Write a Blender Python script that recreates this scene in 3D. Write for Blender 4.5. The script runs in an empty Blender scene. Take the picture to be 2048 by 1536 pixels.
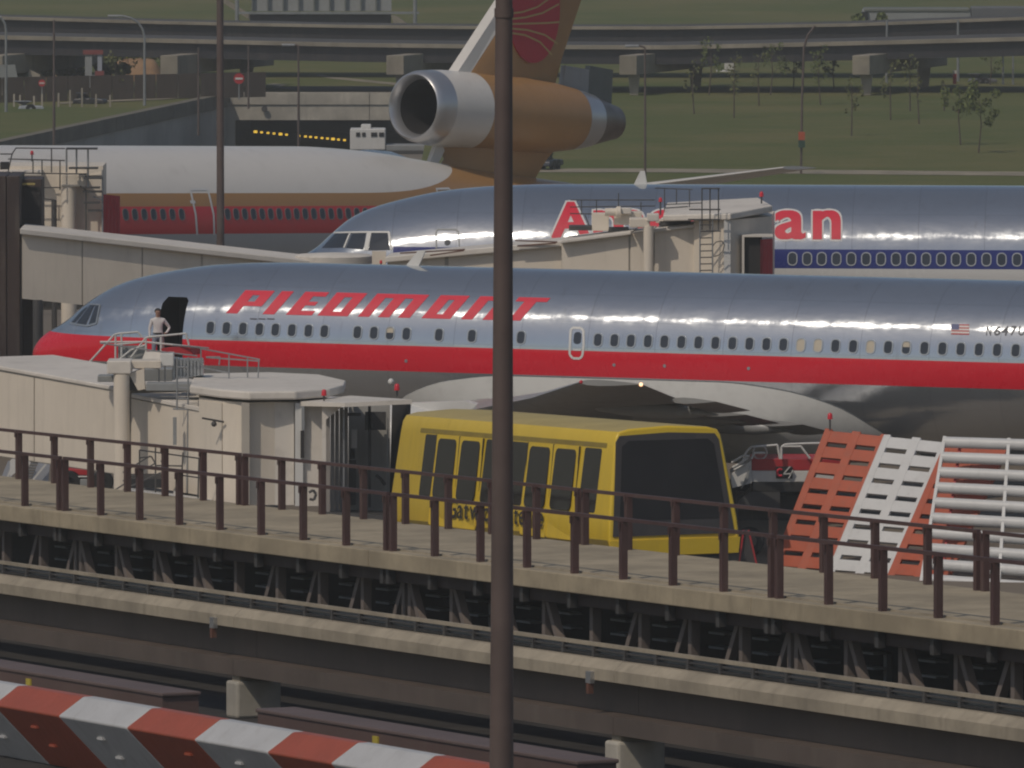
import bpy, bmesh, math, random
from mathutils import Vector, Matrix, Quaternion
random.seed(7)
R = math.radians
scene = bpy.context.scene
C = scene.collection

# ---------------------------------------------------------------- camera
F_PX, CAM_H = 20000.0, 24.5                 # focal length in photo pixels (2048 wide), eye height in metres
PITCH = math.atan(1336 / 20000)
cam_d = bpy.data.cameras.new('camera')
cam_d.sensor_width = 36.0
cam_d.lens = 36.0 * F_PX / 2048
cam_d.clip_start = 1.0
cam_d.clip_end = 6000
cam = bpy.data.objects.new('camera', cam_d)
C.objects.link(cam)
cam.location = (0, 0, CAM_H)
cam.rotation_euler = (math.pi / 2 - PITCH, 0, 0)
scene.camera = cam

# ---------------------------------------------------------------- light
SUN_AZ, SUN_EL = R(217), R(50)              # clockwise from +Y: behind the camera, to its left
to_sun = Vector((math.sin(SUN_AZ) * math.cos(SUN_EL), math.cos(SUN_AZ) * math.cos(SUN_EL), math.sin(SUN_EL)))
world = bpy.data.worlds.new('World')
scene.world = world
world.use_nodes = True
wn = world.node_tree
wn.nodes.clear()
sky = wn.nodes.new('ShaderNodeTexSky')
sky.sky_type = 'NISHITA'
sky.sun_disc = False
sky.sun_elevation = SUN_EL
sky.sun_rotation = SUN_AZ
sky.air_density = 1.0
sky.dust_density = 1.6
sky.ozone_density = 0.6
bg = wn.nodes.new('ShaderNodeBackground')
bg.inputs['Strength'].default_value = 0.13
wo = wn.nodes.new('ShaderNodeOutputWorld')
wn.links.new(sky.outputs[0], bg.inputs[0])
wn.links.new(bg.outputs[0], wo.inputs[0])
sun_d = bpy.data.lights.new('sun', 'SUN')
sun_d.energy = 3.5
sun_d.angle = R(0.53)
sun_d.color = (1.0, 0.89, 0.75)
sun = bpy.data.objects.new('sun', sun_d)
C.objects.link(sun)
sun.rotation_euler = to_sun.to_track_quat('Z', 'Y').to_euler()
scene.view_settings.view_transform = 'Standard'
scene.view_settings.look = 'None'
scene.view_settings.gamma = 1.0
scene.view_settings.exposure = -1.15
scene.cycles.use_denoising = True
scene.cycles.max_bounces = 4
scene.cycles.diffuse_bounces = 2
scene.cycles.glossy_bounces = 3
scene.cycles.volume_bounces = 0
scene.cycles.filter_width = 2.1

# ---------------------------------------------------------------- geometry helpers
CP, SP = math.cos(PITCH), math.sin(PITCH)
EYE = Vector((0, 0, CAM_H))


def ray(px, py):
    return Vector((px - 1024, CP * F_PX + (768 - py) * SP, -SP * F_PX + (768 - py) * CP))


def W(px, py, Y):                            # where a photo point lies at a distance of Y metres
    r = ray(px, py)
    return EYE + r * (Y / r.y)


def Wz(px, py, z=0.0):                       # where a photo point meets the level z
    r = ray(px, py)
    return EYE + r * ((z - CAM_H) / r.z)


def ppm(Y):                                  # photo pixels per metre at distance Y
    return F_PX / Y


WM = {}                                      # world matrices of parents


def wm(o):
    return WM.get(o.name, Matrix.Identity(4)) if o else Matrix.Identity(4)


def tag(o, label=None, cat=None, group=None, kind=None):
    if label: o['label'] = label
    if cat: o['category'] = cat
    if group: o['group'] = group
    if kind: o['kind'] = kind
    return o


def thing(name, label, cat, loc=(0, 0, 0), group=None, rot=None):
    o = bpy.data.objects.new(name, None)
    o.empty_display_size = 0.3
    C.objects.link(o)
    m = Matrix.Translation(Vector(loc)) @ (rot.to_4x4() if rot is not None else Matrix.Identity(4))
    o.matrix_basis = m
    WM[o.name] = m
    return tag(o, label, cat, group)


def V(p):
    return p if isinstance(p, Vector) else Vector(p)


class MB:
    """collects faces; build() links them as one mesh object"""
    def __init__(s):
        s.v, s.f, s.mi = [], [], []
        s.cur = 0

    def add(s, vs, fs):
        b = len(s.v)
        s.v += [V(p) for p in vs]
        for f in fs:
            s.f.append([b + i for i in f])
            s.mi.append(s.cur)
        return s

    def quad(s, a, b, c, d):
        return s.add([a, b, c, d], [(0, 1, 2, 3)])

    def poly(s, pts):
        return s.add(pts, [tuple(range(len(pts)))])

    def hexa(s, p):                          # 8 corners: bottom 0-3, top 4-7
        return s.add(p, [(3, 2, 1, 0), (4, 5, 6, 7), (0, 1, 5, 4), (1, 2, 6, 5), (2, 3, 7, 6), (3, 0, 4, 7)])

    def box(s, c, size, m=None):
        c = V(c)
        x, y, z = (k / 2 for k in size)
        p = [Vector(q) for q in ((-x, -y, -z), (x, -y, -z), (x, y, -z), (-x, y, -z), (-x, -y, z), (x, -y, z), (x, y, z), (-x, y, z))]
        if m is not None: p = [m @ q for q in p]
        return s.hexa([c + q for q in p])

    def bar(s, a, b, w, h, up=(0, 0, 1)):    # rectangular bar from a to b, w across, h along up
        a, b = V(a), V(b)
        d = (b - a).normalized()
        up = V(up)
        sd = d.cross(up)
        if sd.length < 1e-4: sd = d.cross(Vector((1, 0, 0)))
        sd.normalize()
        u = sd.cross(d).normalized()
        sd, u = sd * w / 2, u * h / 2
        return s.hexa([a - sd - u, a + sd - u, b + sd - u, b - sd - u, a - sd + u, a + sd + u, b + sd + u, b - sd + u])

    def tube(s, a, b, r0, r1=None, n=10, caps=True):
        a, b = V(a), V(b)
        r1 = r0 if r1 is None else r1
        d = (b - a).normalized()
        x = d.orthogonal().normalized()
        y = d.cross(x)
        vs = []
        for c, r in ((a, r0), (b, r1)):
            for i in range(n):
                t = 2 * math.pi * i / n
                vs.append(c + (x * math.cos(t) + y * math.sin(t)) * r)
        fs = [(i, (i + 1) % n, n + (i + 1) % n, n + i) for i in range(n)]
        if caps: fs += [tuple(range(n - 1, -1, -1)), tuple(range(n, 2 * n))]
        return s.add(vs, fs)

    def path(s, pts, r, n=8):
        for a, b in zip(pts[:-1], pts[1:]):
            s.tube(a, b, r, r, n)
        return s

    def prism(s, pts, ext):                  # polygon swept along ext
        pts = [V(p) for p in pts]
        ext = V(ext)
        n = len(pts)
        return s.add(pts + [p + ext for p in pts],
                     [tuple(range(n - 1, -1, -1)), tuple(range(n, 2 * n))] + [(i, (i + 1) % n, n + (i + 1) % n, n + i) for i in range(n)])

    def lathe(s, a, d, prof, n=32, closed=False):   # prof: (along, radius)
        a, d = V(a), V(d).normalized()
        x = d.orthogonal().normalized()
        y = d.cross(x)
        vs = []
        for t, r in prof:
            for i in range(n):
                q = 2 * math.pi * i / n
                vs.append(a + d * t + (x * math.cos(q) + y * math.sin(q)) * r)
        fs = []
        for k in range(len(prof) - 1):
            for i in range(n):
                j = (i + 1) % n
                fs.append((k * n + i, k * n + j, (k + 1) * n + j, (k + 1) * n + i))
        return s.add(vs, fs)

    def sphere(s, c, r, n=10, m=7, sq=(1, 1, 1)):
        c = V(c)
        vs, fs = [], []
        for k in range(m + 1):
            th = math.pi * k / m
            for i in range(n):
                q = 2 * math.pi * i / n
                vs.append(c + Vector((math.sin(th) * math.cos(q) * r * sq[0], math.sin(th) * math.sin(q) * r * sq[1], math.cos(th) * r * sq[2])))
        for k in range(m):
            for i in range(n):
                j = (i + 1) % n
                fs.append((k * n + i, (k + 1) * n + i, (k + 1) * n + j, k * n + j))
        return s.add(vs, fs)

    def build(s, name, mat, parent=None, local=False, smooth=False, bevel=0, fix=True):
        mw = wm(parent)
        vs = s.v if (local or parent is None) else [mw.inverted() @ p for p in s.v]
        lo = Vector((min(p[i] for p in vs) for i in range(3)))
        hi = Vector((max(p[i] for p in vs) for i in range(3)))
        org = Vector(((lo.x + hi.x) / 2, (lo.y + hi.y) / 2, lo.z)) if not getattr(s, 'keep', False) else Vector((0, 0, 0))
        me = bpy.data.meshes.new(name)
        me.from_pydata([p - org for p in vs], [], s.f)
        mats = mat if isinstance(mat, (list, tuple)) else [mat]
        for k in mats: me.materials.append(k)
        if len(mats) > 1: me.polygons.foreach_set('material_index', s.mi)
        bm = bmesh.new()
        bm.from_mesh(me)
        bmesh.ops.remove_doubles(bm, verts=bm.verts, dist=1e-5)
        if fix: bmesh.ops.recalc_face_normals(bm, faces=bm.faces)
        bm.to_mesh(me)
        bm.free()
        if smooth:
            me.polygons.foreach_set('use_smooth', [True] * len(me.polygons))
            try: me.set_sharp_from_angle(angle=R(smooth if smooth > 1 else 40))
            except Exception: pass
        o = bpy.data.objects.new(name, me)
        C.objects.link(o)
        o.location = org
        if parent: o.parent = parent
        WM[o.name] = mw @ Matrix.Translation(org) if parent else Matrix.Translation(org)
        if bevel:
            b = o.modifiers.new('bevel', 'BEVEL')
            b.width, b.segments, b.limit_method = bevel, 2, 'ANGLE'
        return o


def copy_tree(o, parent=None, off=None):
    c = o.copy()
    C.objects.link(c)
    if parent: c.parent = parent
    if off is not None: c.location = o.location + V(off)
    WM[c.name] = (wm(parent) if parent else Matrix.Identity(4)) @ c.matrix_basis
    for ch in o.children: copy_tree(ch, c)
    return c


# ---------------------------------------------------------------- materials
class NT:
    def __init__(s, name):
        s.m = bpy.data.materials.new(name)
        s.m.use_nodes = True
        s.t = s.m.node_tree
        s.t.nodes.clear()
        s.out = s.t.nodes.new('ShaderNodeOutputMaterial')
        s.b = s.t.nodes.new('ShaderNodeBsdfPrincipled')
        s.t.links.new(s.b.outputs[0], s.out.inputs[0])

    def put(s, sock, v):
        if isinstance(v, bpy.types.NodeSocket): s.t.links.new(v, sock)
        elif isinstance(v, (tuple, list)) and len(v) == 3 and sock.type == 'RGBA': sock.default_value = (*v, 1)
        else: sock.default_value = v

    def set(s, **k):
        nm = {'color': 'Base Color', 'rough': 'Roughness', 'metal': 'Metallic', 'normal': 'Normal', 'spec': 'Specular IOR Level', 'coat': 'Coat Weight',
              'emit': 'Emission Color', 'emit_s': 'Emission Strength', 'alpha': 'Alpha', 'trans': 'Transmission Weight', 'ior': 'IOR', 'coatrough': 'Coat Roughness'}
        for a, v in k.items(): s.put(s.b.inputs[nm[a]], v)
        return s.m

    def coord(s, which='Object', scale=(1, 1, 1)):
        n = s.t.nodes.new('ShaderNodeTexCoord')
        mp = s.t.nodes.new('ShaderNodeMapping')
        mp.inputs['Scale'].default_value = scale
        s.t.links.new(n.outputs[which], mp.inputs[0])
        return mp.outputs[0]

    def world(s, scale=(1, 1, 1)):
        n = s.t.nodes.new('ShaderNodeNewGeometry')
        mp = s.t.nodes.new('ShaderNodeMapping')
        mp.inputs['Scale'].default_value = scale
        s.t.links.new(n.outputs['Position'], mp.inputs[0])
        return mp.outputs[0]

    def xyz(s, vec):
        n = s.t.nodes.new('ShaderNodeSeparateXYZ')
        s.t.links.new(vec, n.inputs[0])
        return n.outputs

    def noise(s, vec, scale, detail=4, rough=0.55, dist=0.0):
        n = s.t.nodes.new('ShaderNodeTexNoise')
        s.t.links.new(vec, n.inputs['Vector'])
        n.inputs['Scale'].default_value = scale
        n.inputs['Detail'].default_value = detail
        n.inputs['Roughness'].default_value = rough
        n.inputs['Distortion'].default_value = dist
        return n.outputs['Fac']

    def math(s, op, a, b=0.0, c=0.0):
        n = s.t.nodes.new('ShaderNodeMath')
        n.operation = op
        s.put(n.inputs[0], a)
        s.put(n.inputs[1], b)
        s.put(n.inputs[2], c)
        return n.outputs[0]

    def ramp(s, f, lo, hi):                  # smooth step of f from lo to hi
        n = s.t.nodes.new('ShaderNodeMapRange')
        n.interpolation_type = 'SMOOTHSTEP'
        s.put(n.inputs[0], f)
        n.inputs[1].default_value = lo
        n.inputs[2].default_value = hi
        return n.outputs[0]

    def mix(s, f, a, b, mode='MIX'):
        n = s.t.nodes.new('ShaderNodeMix')
        n.data_type = 'RGBA'
        n.blend_type = mode
        s.put(n.inputs[0], f)
        s.put(n.inputs[6], a)
        s.put(n.inputs[7], b)
        return n.outputs[2]

    def bump(s, h, strength=0.2, dist=0.02):
        n = s.t.nodes.new('ShaderNodeBump')
        n.inputs['Strength'].default_value = strength
        n.inputs['Distance'].default_value = dist
        s.t.links.new(h, n.inputs['Height'])
        return n.outputs[0]

    def band(s, v, lo, hi):                  # 1 between lo and hi
        return s.math('MULTIPLY', s.math('GREATER_THAN', v, lo), s.math('LESS_THAN', v, hi))


def dk(c, k):
    return tuple(x * k for x in c)


def paint(name, col, rough=0.5, var=0.25, scale=0.8, grime=0.25, metal=0.0, bump=0.0, streak=True):
    """painted or plain surface with uneven tone, vertical grime streaks and fine grain"""
    n = NT(name)
    w = n.world()
    a = n.noise(w, scale, 5, 0.6)
    ws = n.world((1, 1, 0.12)) if streak else w
    st = n.noise(ws, scale * 5, 4, 0.6)
    fine = n.noise(w, scale * 30, 3, 0.6)
    c = n.mix(n.ramp(a, 0.3, 0.7), dk(col, 1 - var * 0.5), dk(col, 1 + var * 0.5))
    c = n.mix(n.math('MULTIPLY', n.ramp(st, 0.48, 0.75), grime), c, dk((0.16, 0.135, 0.11), 1.0))
    c = n.mix(n.math('MULTIPLY', fine, 0.12), c, dk(col, 0.55))
    rr = n.math('ADD', n.math('MULTIPLY', st, 0.25), rough - 0.1)
    kw = dict(color=c, rough=rr, metal=metal)
    if bump: kw['normal'] = n.bump(fine, bump, 0.01)
    return n.set(**kw)


def concrete(name, col, scale=0.5, stain=0.45):
    n = NT(name)
    w = n.world()
    a = n.noise(w, scale, 6, 0.62)
    b = n.noise(w, scale * 9, 5, 0.6)
    st = n.noise(n.world((1.3, 1.3, 0.15)), scale * 4, 4, 0.6)
    c = n.mix(n.ramp(a, 0.3, 0.72), dk(col, 0.74), dk(col, 1.18))
    c = n.mix(n.math('MULTIPLY', n.ramp(b, 0.5, 0.8), 0.35), c, dk(col, 0.62))
    c = n.mix(n.math('MULTIPLY', n.ramp(st, 0.52, 0.75), stain), c, dk(col, 0.5))
    return n.set(color=c, rough=0.88, normal=n.bump(b, 0.25, 0.02))


def glass(name, col=(0.02, 0.022, 0.026), rough=0.12, spec=0.5):
    n = NT(name)
    a = n.noise(n.world(), 1.3, 3)
    return n.set(color=n.mix(a, dk(col, 0.7), dk(col, 1.4)), rough=rough, spec=spec)


M = {}
M['beige'] = paint('beige_panel_paint', (0.74, 0.66, 0.55), 0.5, 0.07, 0.7, 0.11)
M['beige_roof'] = paint('pale_roof_paint', (0.70, 0.65, 0.58), 0.6, 0.15, 0.4, 0.2, streak=False)
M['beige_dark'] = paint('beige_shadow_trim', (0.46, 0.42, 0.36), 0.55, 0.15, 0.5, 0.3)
M['white_paint'] = paint('white_paint', (0.66, 0.65, 0.62), 0.4, 0.08, 0.6, 0.10)
M['white_rail'] = paint('white_rail_paint', (0.62, 0.61, 0.58), 0.45, 0.1, 1.5, 0.2)
M['brown'] = paint('brown_railing_paint', (0.075, 0.038, 0.036), 0.5, 0.3, 1.2, 0.25)
M['brown_dark'] = paint('dark_brown_steel', (0.045, 0.028, 0.024), 0.55, 0.3, 0.8, 0.3)
M['brown_pole'] = paint('lamp_pole_brown', (0.105, 0.076, 0.068), 0.5, 0.3, 1.0, 0.2)
M['girder'] = paint('girder_brown_paint', (0.11, 0.085, 0.07), 0.55, 0.3, 0.6, 0.35)
M['deck'] = concrete('deck_concrete', (0.37, 0.31, 0.215), 0.6)
M['fascia'] = concrete('fascia_concrete', (0.33, 0.285, 0.215), 0.7)
M['concrete'] = concrete('bridge_concrete', (0.36, 0.32, 0.26), 0.3)
M['concrete_grey'] = concrete('wall_concrete', (0.43, 0.40, 0.35), 0.12, 0.3)
M['pale_conc'] = concrete('pale_concrete', (0.42, 0.39, 0.33), 0.5)
M['galv'] = paint('galvanised_steel', (0.33, 0.34, 0.35), 0.4, 0.25, 2.0, 0.3, metal=0.55)
M['alum'] = paint('aluminium', (0.55, 0.56, 0.57), 0.32, 0.15, 1.5, 0.15, metal=0.8)
M['grey_paint'] = paint('grey_paint', (0.28, 0.29, 0.29), 0.5, 0.15, 0.8, 0.2)
M['dark'] = paint('dark_interior', (0.020, 0.018, 0.018), 0.7, 0.3, 0.8, 0.1)
M['black'] = paint('black_rubber', (0.018, 0.018, 0.019), 0.6, 0.2, 2.0, 0.2)
M['red'] = paint('red_paint', (0.42, 0.022, 0.028), 0.45, 0.15, 0.8, 0.1)
M['red_cloth'] = paint('red_bellows', (0.52, 0.025, 0.035), 0.8, 0.2, 3.0, 0.12)
M['orange'] = paint('orange_red_paint', (0.42, 0.085, 0.035), 0.5, 0.18, 1.2, 0.2)
M['glass'] = glass('dark_window_glass')
M['steel_dark'] = paint('dark_grey_steel', (0.06, 0.058, 0.058), 0.5, 0.3, 1.0, 0.25)


def lens_mat(name, col, e):
    n = NT(name)
    return n.set(color=col, rough=0.25, emit=col, emit_s=e, spec=0.6)


M['red_lens'] = lens_mat('red_beacon_lens', (0.55, 0.015, 0.03), 0.12)

# ================================================================ the setting: ground
def ground_mat(name, col, col2, scale):
    n = NT(name)
    w = n.world()
    a = n.noise(w, scale, 6, 0.65)
    b = n.noise(w, scale * 8, 5, 0.6)
    st = n.noise(n.world((0.25, 1.0, 1.0)), scale * 3, 4, 0.6)
    c = n.mix(n.ramp(a, 0.35, 0.68), col, col2)
    c = n.mix(n.math('MULTIPLY', n.ramp(b, 0.5, 0.75), 0.4), c, dk(col, 0.7))
    c = n.mix(n.math('MULTIPLY', n.ramp(st, 0.55, 0.7), 0.35), c, dk(col, 0.55))
    return n.set(color=c, rough=0.85, normal=n.bump(b, 0.2, 0.03))


M['apron'] = ground_mat('apron_concrete', (0.155, 0.125, 0.095), (0.20, 0.165, 0.125), 0.06)
M['asphalt'] = ground_mat('road_asphalt', (0.055, 0.053, 0.052), (0.085, 0.08, 0.075), 0.3)


def grass_mat():
    n = NT('mown_grass')
    w = n.world()
    a = n.noise(w, 0.05, 6, 0.6)
    b = n.noise(n.world((0.35, 1, 1)), 0.5, 6, 0.65)
    f = n.noise(n.world((1, 0.3, 1)), 5.0, 5, 0.75)
    c = n.mix(n.ramp(a, 0.35, 0.68), (0.098, 0.124, 0.040), (0.160, 0.152, 0.062))
    c = n.mix(n.math('MULTIPLY', n.ramp(b, 0.45, 0.72), 0.55), c, (0.185, 0.160, 0.075))
    c = n.mix(n.math('MULTIPLY', n.ramp(f, 0.45, 0.72), 0.5), c, (0.060, 0.072, 0.024))
    return n.set(color=c, rough=0.95, spec=0.1, normal=n.bump(f, 0.6, 0.08))


M['grass'] = grass_mat()


def sheet(name, pts, mat, z=None):
    m = MB()
    m.poly([Vector((p[0], p[1], p[2] if z is None else z)) for p in pts])
    o = m.build(name, mat, fix=False)
    if o.data.polygons[0].normal.z < 0:
        o.data.flip_normals()
    return tag(o, kind='structure')


PIT_L0, PIT_L1, PIT_R = (-31.5, 560.0), (-18.4, 648.0), -5.0
sheet('apron', [(-400, -100, 0), (400, -100, 0), (400, 516, 0), (PIT_R, 516, 0), (PIT_R, 560, 0), (-400, 560, 0)], M['apron'])
for nm, pts in (('grass_bank', [(PIT_R, 516), (400, 516), (400, 648), (PIT_R, 648)]),
                ('grass_bank', [(-400, 560), PIT_L0, PIT_L1, (-400, 648)])):
    sheet(nm, [(x, y, 0) for x, y in pts], M['grass'])
g = MB()
NX, NY = 30, 30                             # the field behind rises slowly to a far ridge
for j in range(NY + 1):
    for i in range(NX + 1):
        y = 648 + (j / NY) ** 2 * 900
        x = -400 + 800 * i / NX
        g.v.append(Vector((x, y, max(0, (y - 900)) ** 1.25 * 0.006 + (0.25 * math.sin(x * 0.02 + y * 0.013) * min(1, (y - 648) / 120)))))
for j in range(NY):
    for i in range(NX):
        a = j * (NX + 1) + i
        g.f.append([a, a + 1, a + NX + 2, a + NX + 1])
        g.mi.append(0)
tag(g.build('grass_field', M['grass'], smooth=60), kind='structure')


# ================================================================ aircraft
def pchip(xs, ys):
    n = len(xs)
    h = [xs[i + 1] - xs[i] for i in range(n - 1)]
    d = [(ys[i + 1] - ys[i]) / h[i] for i in range(n - 1)]
    m = [d[0]] + [0 if d[i - 1] * d[i] <= 0 else 2 * d[i - 1] * d[i] / (d[i - 1] + d[i]) for i in range(1, n - 1)] + [d[-1]]
    import bisect

    def f(x):
        if x <= xs[0]: return ys[0]
        if x >= xs[-1]: return ys[-1]
        i = bisect.bisect_right(xs, x) - 1
        t = (x - xs[i]) / h[i]
        return ys[i] * (1 + 2 * t) * (1 - t) ** 2 + h[i] * m[i] * t * (1 - t) ** 2 + ys[i + 1] * t * t * (3 - 2 * t) + h[i] * m[i + 1] * t * t * (t - 1)
    return f


class Body:
    """a fuselage: stations (x, top, bottom, half width); x runs aft from the nose, -y is the side we see"""
    def __init__(s, root, st, zc0, zc1, lc):
        xs = [a[0] for a in st]
        s.root, s.L = root, xs[-1]
        s.top, s.bot, s.hw = (pchip(xs, [a[k] for a in st]) for k in (1, 2, 3))
        s.zc = lambda x: zc0 + (zc1 - zc0) * min(1, x / lc) if x < s.L * 0.72 else (
            zc1 + ((s.top(s.L) + s.bot(s.L)) / 2 - zc1) * ((x - s.L * 0.72) / (s.L * 0.28)) ** 2)
        s.M = wm(root)
        s.Mi = s.M.inverted()
        s.xs = xs

    def f(s, p):
        x = p.x
        if x < 0.01 or x > s.L: return 1.0
        zc = s.zc(x)
        h = s.top(x) - zc if p.z > zc else zc - s.bot(x)
        return (p.y / s.hw(x)) ** 2 + ((p.z - zc) / max(h, 1e-3)) ** 2 - 1

    def normal(s, p, e=0.01):
        g = Vector([s.f(p + d) - s.f(p - d) for d in (Vector((e, 0, 0)), Vector((0, e, 0)), Vector((0, 0, e)))])
        return g.normalized()

    def hit(s, px, py):
        o = s.Mi @ EYE
        d = (s.Mi.to_3x3() @ ray(px, py)).normalized()
        c = o.length
        t = c - 60
        # march from the near side
        t = max(0, (-3.3 - o.y) / d.y)
        while t < c + 60:
            if s.f(o + d * t) < 0: break
            t += 0.15
        else: return None
        lo, hi = t - 0.15, t
        for _ in range(22):
            mid = (lo + hi) / 2
            if s.f(o + d * mid) < 0: hi = mid
            else: lo = mid
        return o + d * hi

    def on(s, px, py, off=0.008):
        p = s.hit(px, py)
        return None if p is None else p + s.normal(p) * off

    def shell(s, seg=72):
        m = MB()
        m.keep = True
        xs = []
        x = 0.012
        while x < s.L:
            xs.append(x)
            x += 0.05 if x < 0.4 else 0.12 if x < 2 else 0.3 if x < 10 else 0.6
        xs.append(s.L)
        for x in xs:
            zc, hw, a, b = s.zc(x), s.hw(x), s.top(x), s.bot(x)
            for i in range(seg):
                q = 2 * math.pi * i / seg
                sn, cs = math.sin(q), math.cos(q)
                m.v.append(Vector((x, hw * cs, zc + (sn * (a - zc) if sn > 0 else sn * (zc - b)))))
        n = len(xs)
        for k in range(n - 1):
            for i in range(seg):
                j = (i + 1) % seg
                m.f.append([k * seg + i, k * seg + j, (k + 1) * seg + j, (k + 1) * seg + i])
                m.mi.append(0)
        m.f.append(list(range(seg - 1, -1, -1)))
        m.mi.append(0)
        m.f.append([(n - 1) * seg + i for i in range(seg)])
        m.mi.append(0)
        return m

    def patch(s, m, a, b, c, d, nu=3, nv=4, off=0.008):
        """quad of photo points a b c d (clockwise from top left) laid on the skin"""
        g = []
        for j in range(nv + 1):
            v = j / nv
            for i in range(nu + 1):
                u = i / nu
                px = (a[0] * (1 - u) + b[0] * u) * (1 - v) + (d[0] * (1 - u) + c[0] * u) * v
                py = (a[1] * (1 - u) + b[1] * u) * (1 - v) + (d[1] * (1 - u) + c[1] * u) * v
                q = s.on(px, py, off)
                if q is None: return
                g.append(q)
        fs = [(j * (nu + 1) + i, j * (nu + 1) + i + 1, (j + 1) * (nu + 1) + i + 1, (j + 1) * (nu + 1) + i) for j in range(nv) for i in range(nu)]
        m.add(g, fs)

    def line(s, m, pts, w, off=0.012):
        """thin strip w metres wide along photo points, laid on the skin"""
        dn = []
        for (xa, ya), (xb, yb) in zip(pts[:-1], pts[1:]):
            k = max(1, int(math.hypot(xb - xa, yb - ya) / 7))
            dn += [(xa + (xb - xa) * i / k, ya + (yb - ya) * i / k) for i in range(k)]
        ps = [s.on(px, py, off) for px, py in dn + [pts[-1]]]
        ps = [p for p in ps if p is not None]
        for a, b in zip(ps[:-1], ps[1:]):
            n = s.normal((a + b) / 2)
            t = n.cross(b - a).normalized() * w / 2
            m.quad(a - t, a + t, b + t, b - t)

    def place(s, src, px, py, name, parent, off=0.004):
        p = s.hit(px, py)
        n = s.normal(p)
        o = bpy.data.objects.new(name, src)
        C.objects.link(o)
        o.parent = parent
        y = -n                                # mesh built facing -y
        x = Vector((1, 0, 0))
        z = x.cross(y).normalized()
        x = y.cross(z)
        o.matrix_basis = Matrix.Translation(p + n * off) @ Matrix((x, y, z)).transposed().to_4x4()
        WM[o.name] = s.M @ o.matrix_basis
        return o


def rrect(w, h, r, n=4):
    out = []
    for cx, cz, a0 in ((w / 2 - r, h / 2 - r, 0), (-w / 2 + r, h / 2 - r, 90), (-w / 2 + r, -h / 2 + r, 180), (w / 2 - r, -h / 2 + r, 270)):
        for k in range(n + 1):
            q = R(a0 + 90 * k / n)
            out.append((cx + r * math.cos(q), cz + r * math.sin(q)))
    return out


def window_mesh(w, h, r, gm):
    o = MB()
    p = rrect(w, h, r)
    o.prism([(x, 0, z) for x, z in p], (0, 0.02, 0))
    ob = o.build('cabin_window_source', gm, local=True)
    me = ob.data
    off = ob.location.copy()
    me.transform(Matrix.Translation(off))
    bpy.data.objects.remove(ob)
    return me


def ring_mesh(w, h, r, t, mat, d=0.012):
    m = MB()
    a, b = rrect(w, h, r), rrect(w + 2 * t, h + 2 * t, r + t)
    n = len(a)
    vs = [(x, -d, z) for x, z in a] + [(x, -d, z) for x, z in b] + [(x, 0.02, z) for x, z in b] + [(x, 0.02, z) for x, z in a]
    fs = []
    for i in range(n):
        j = (i + 1) % n
        fs += [(i, j, n + j, n + i), (n + i, n + j, 2 * n + j, 2 * n + i), (3 * n + i, 3 * n + j, j, i)]
    m.add(vs, fs)
    ob = m.build('window_frame_source', mat, local=True)
    me = ob.data
    me.transform(Matrix.Translation(ob.location.copy()))
    bpy.data.objects.remove(ob)
    return me


def child_ring(src, name, parent):
    o = bpy.data.objects.new(name, src)
    C.objects.link(o)
    o.parent = parent
    WM[o.name] = wm(parent)
    return o


ANI = 0.25


def skin(n, kind):
    """polished metal reflecting what stands round it, skin panels slightly uneven; returns colour, roughness, metal, normal"""
    oc = n.coord()
    x, y, z = n.xyz(oc)
    wav = n.noise(n.coord('Object', (0.8, 1.2, 1.5)), 1.5, 2, 0.45)
    wav2 = n.noise(n.coord('Object', (0.5, 1, 1.6)), 4.0, 1, 0.5)
    hgt = n.math('ADD', wav, n.math('MULTIPLY', wav2, 0.05))
    col = n.mix(n.noise(n.coord('Object', (0.4, 1, 1)), 1.2, 4), (0.50, 0.53, 0.56), (0.60, 0.63, 0.66))
    # lap joints between skin panels
    fx = n.math('FRACT', n.math('DIVIDE', x, 2.24))
    joint = n.math('LESS_THAN', fx, 0.012)
    col = n.mix(n.math('MULTIPLY', joint, 0.4), col, (0.25, 0.26, 0.28))
    # every skin panel has its own tone and polish
    cell = n.t.nodes.new('ShaderNodeCombineXYZ')
    n.put(cell.inputs[0], n.math('FLOOR', n.math('DIVIDE', x, 2.24)))
    n.put(cell.inputs[1], n.math('FLOOR', n.math('DIVIDE', n.math('SUBTRACT', z, 5.32), 0.78)))
    wn_ = n.t.nodes.new('ShaderNodeTexWhiteNoise')
    n.t.links.new(cell.outputs[0], wn_.inputs['Vector'])
    pv = wn_.outputs['Value']
    col = n.mix(n.math('MULTIPLY', pv, 0.20), col, (0.36, 0.39, 0.43))
    fz = n.math('FRACT', n.math('DIVIDE', n.math('SUBTRACT', z, 5.32), 0.78))
    col = n.mix(n.math('MULTIPLY', n.math('LESS_THAN', fz, 0.022), 0.25), col, (0.22, 0.23, 0.25))
    stn = n.noise(n.coord('Object', (1.5, 1, 0.22)), 2.2, 5, .65)
    col = n.mix(n.math('MULTIPLY', n.ramp(stn, .55, .8), 0.3), col, (0.27, 0.26, 0.25))
    rough = n.math('ADD', n.math('ADD', 0.07, n.math('MULTIPLY', pv, 0.05)), n.math('MULTIPLY', n.ramp(n.noise(n.coord('Object', (1.6, .5, 1.2)), 1.1, 5, .65), .3, .7), 0.11))
    # polishing marks run round the body, so the sun glints in a thin line along it
    tg = n.t.nodes.new('ShaderNodeTangent')
    tg.direction_type, tg.axis = 'RADIAL', 'X'
    n.t.links.new(tg.outputs[0], n.b.inputs['Tangent'])
    n.b.inputs['Anisotropic'].default_value = 0.9
    n.b.inputs['Anisotropic Rotation'].default_value = ANI
    return oc, x, y, z, col, rough, n.bump(hgt, 0.22, 0.05)


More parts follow.
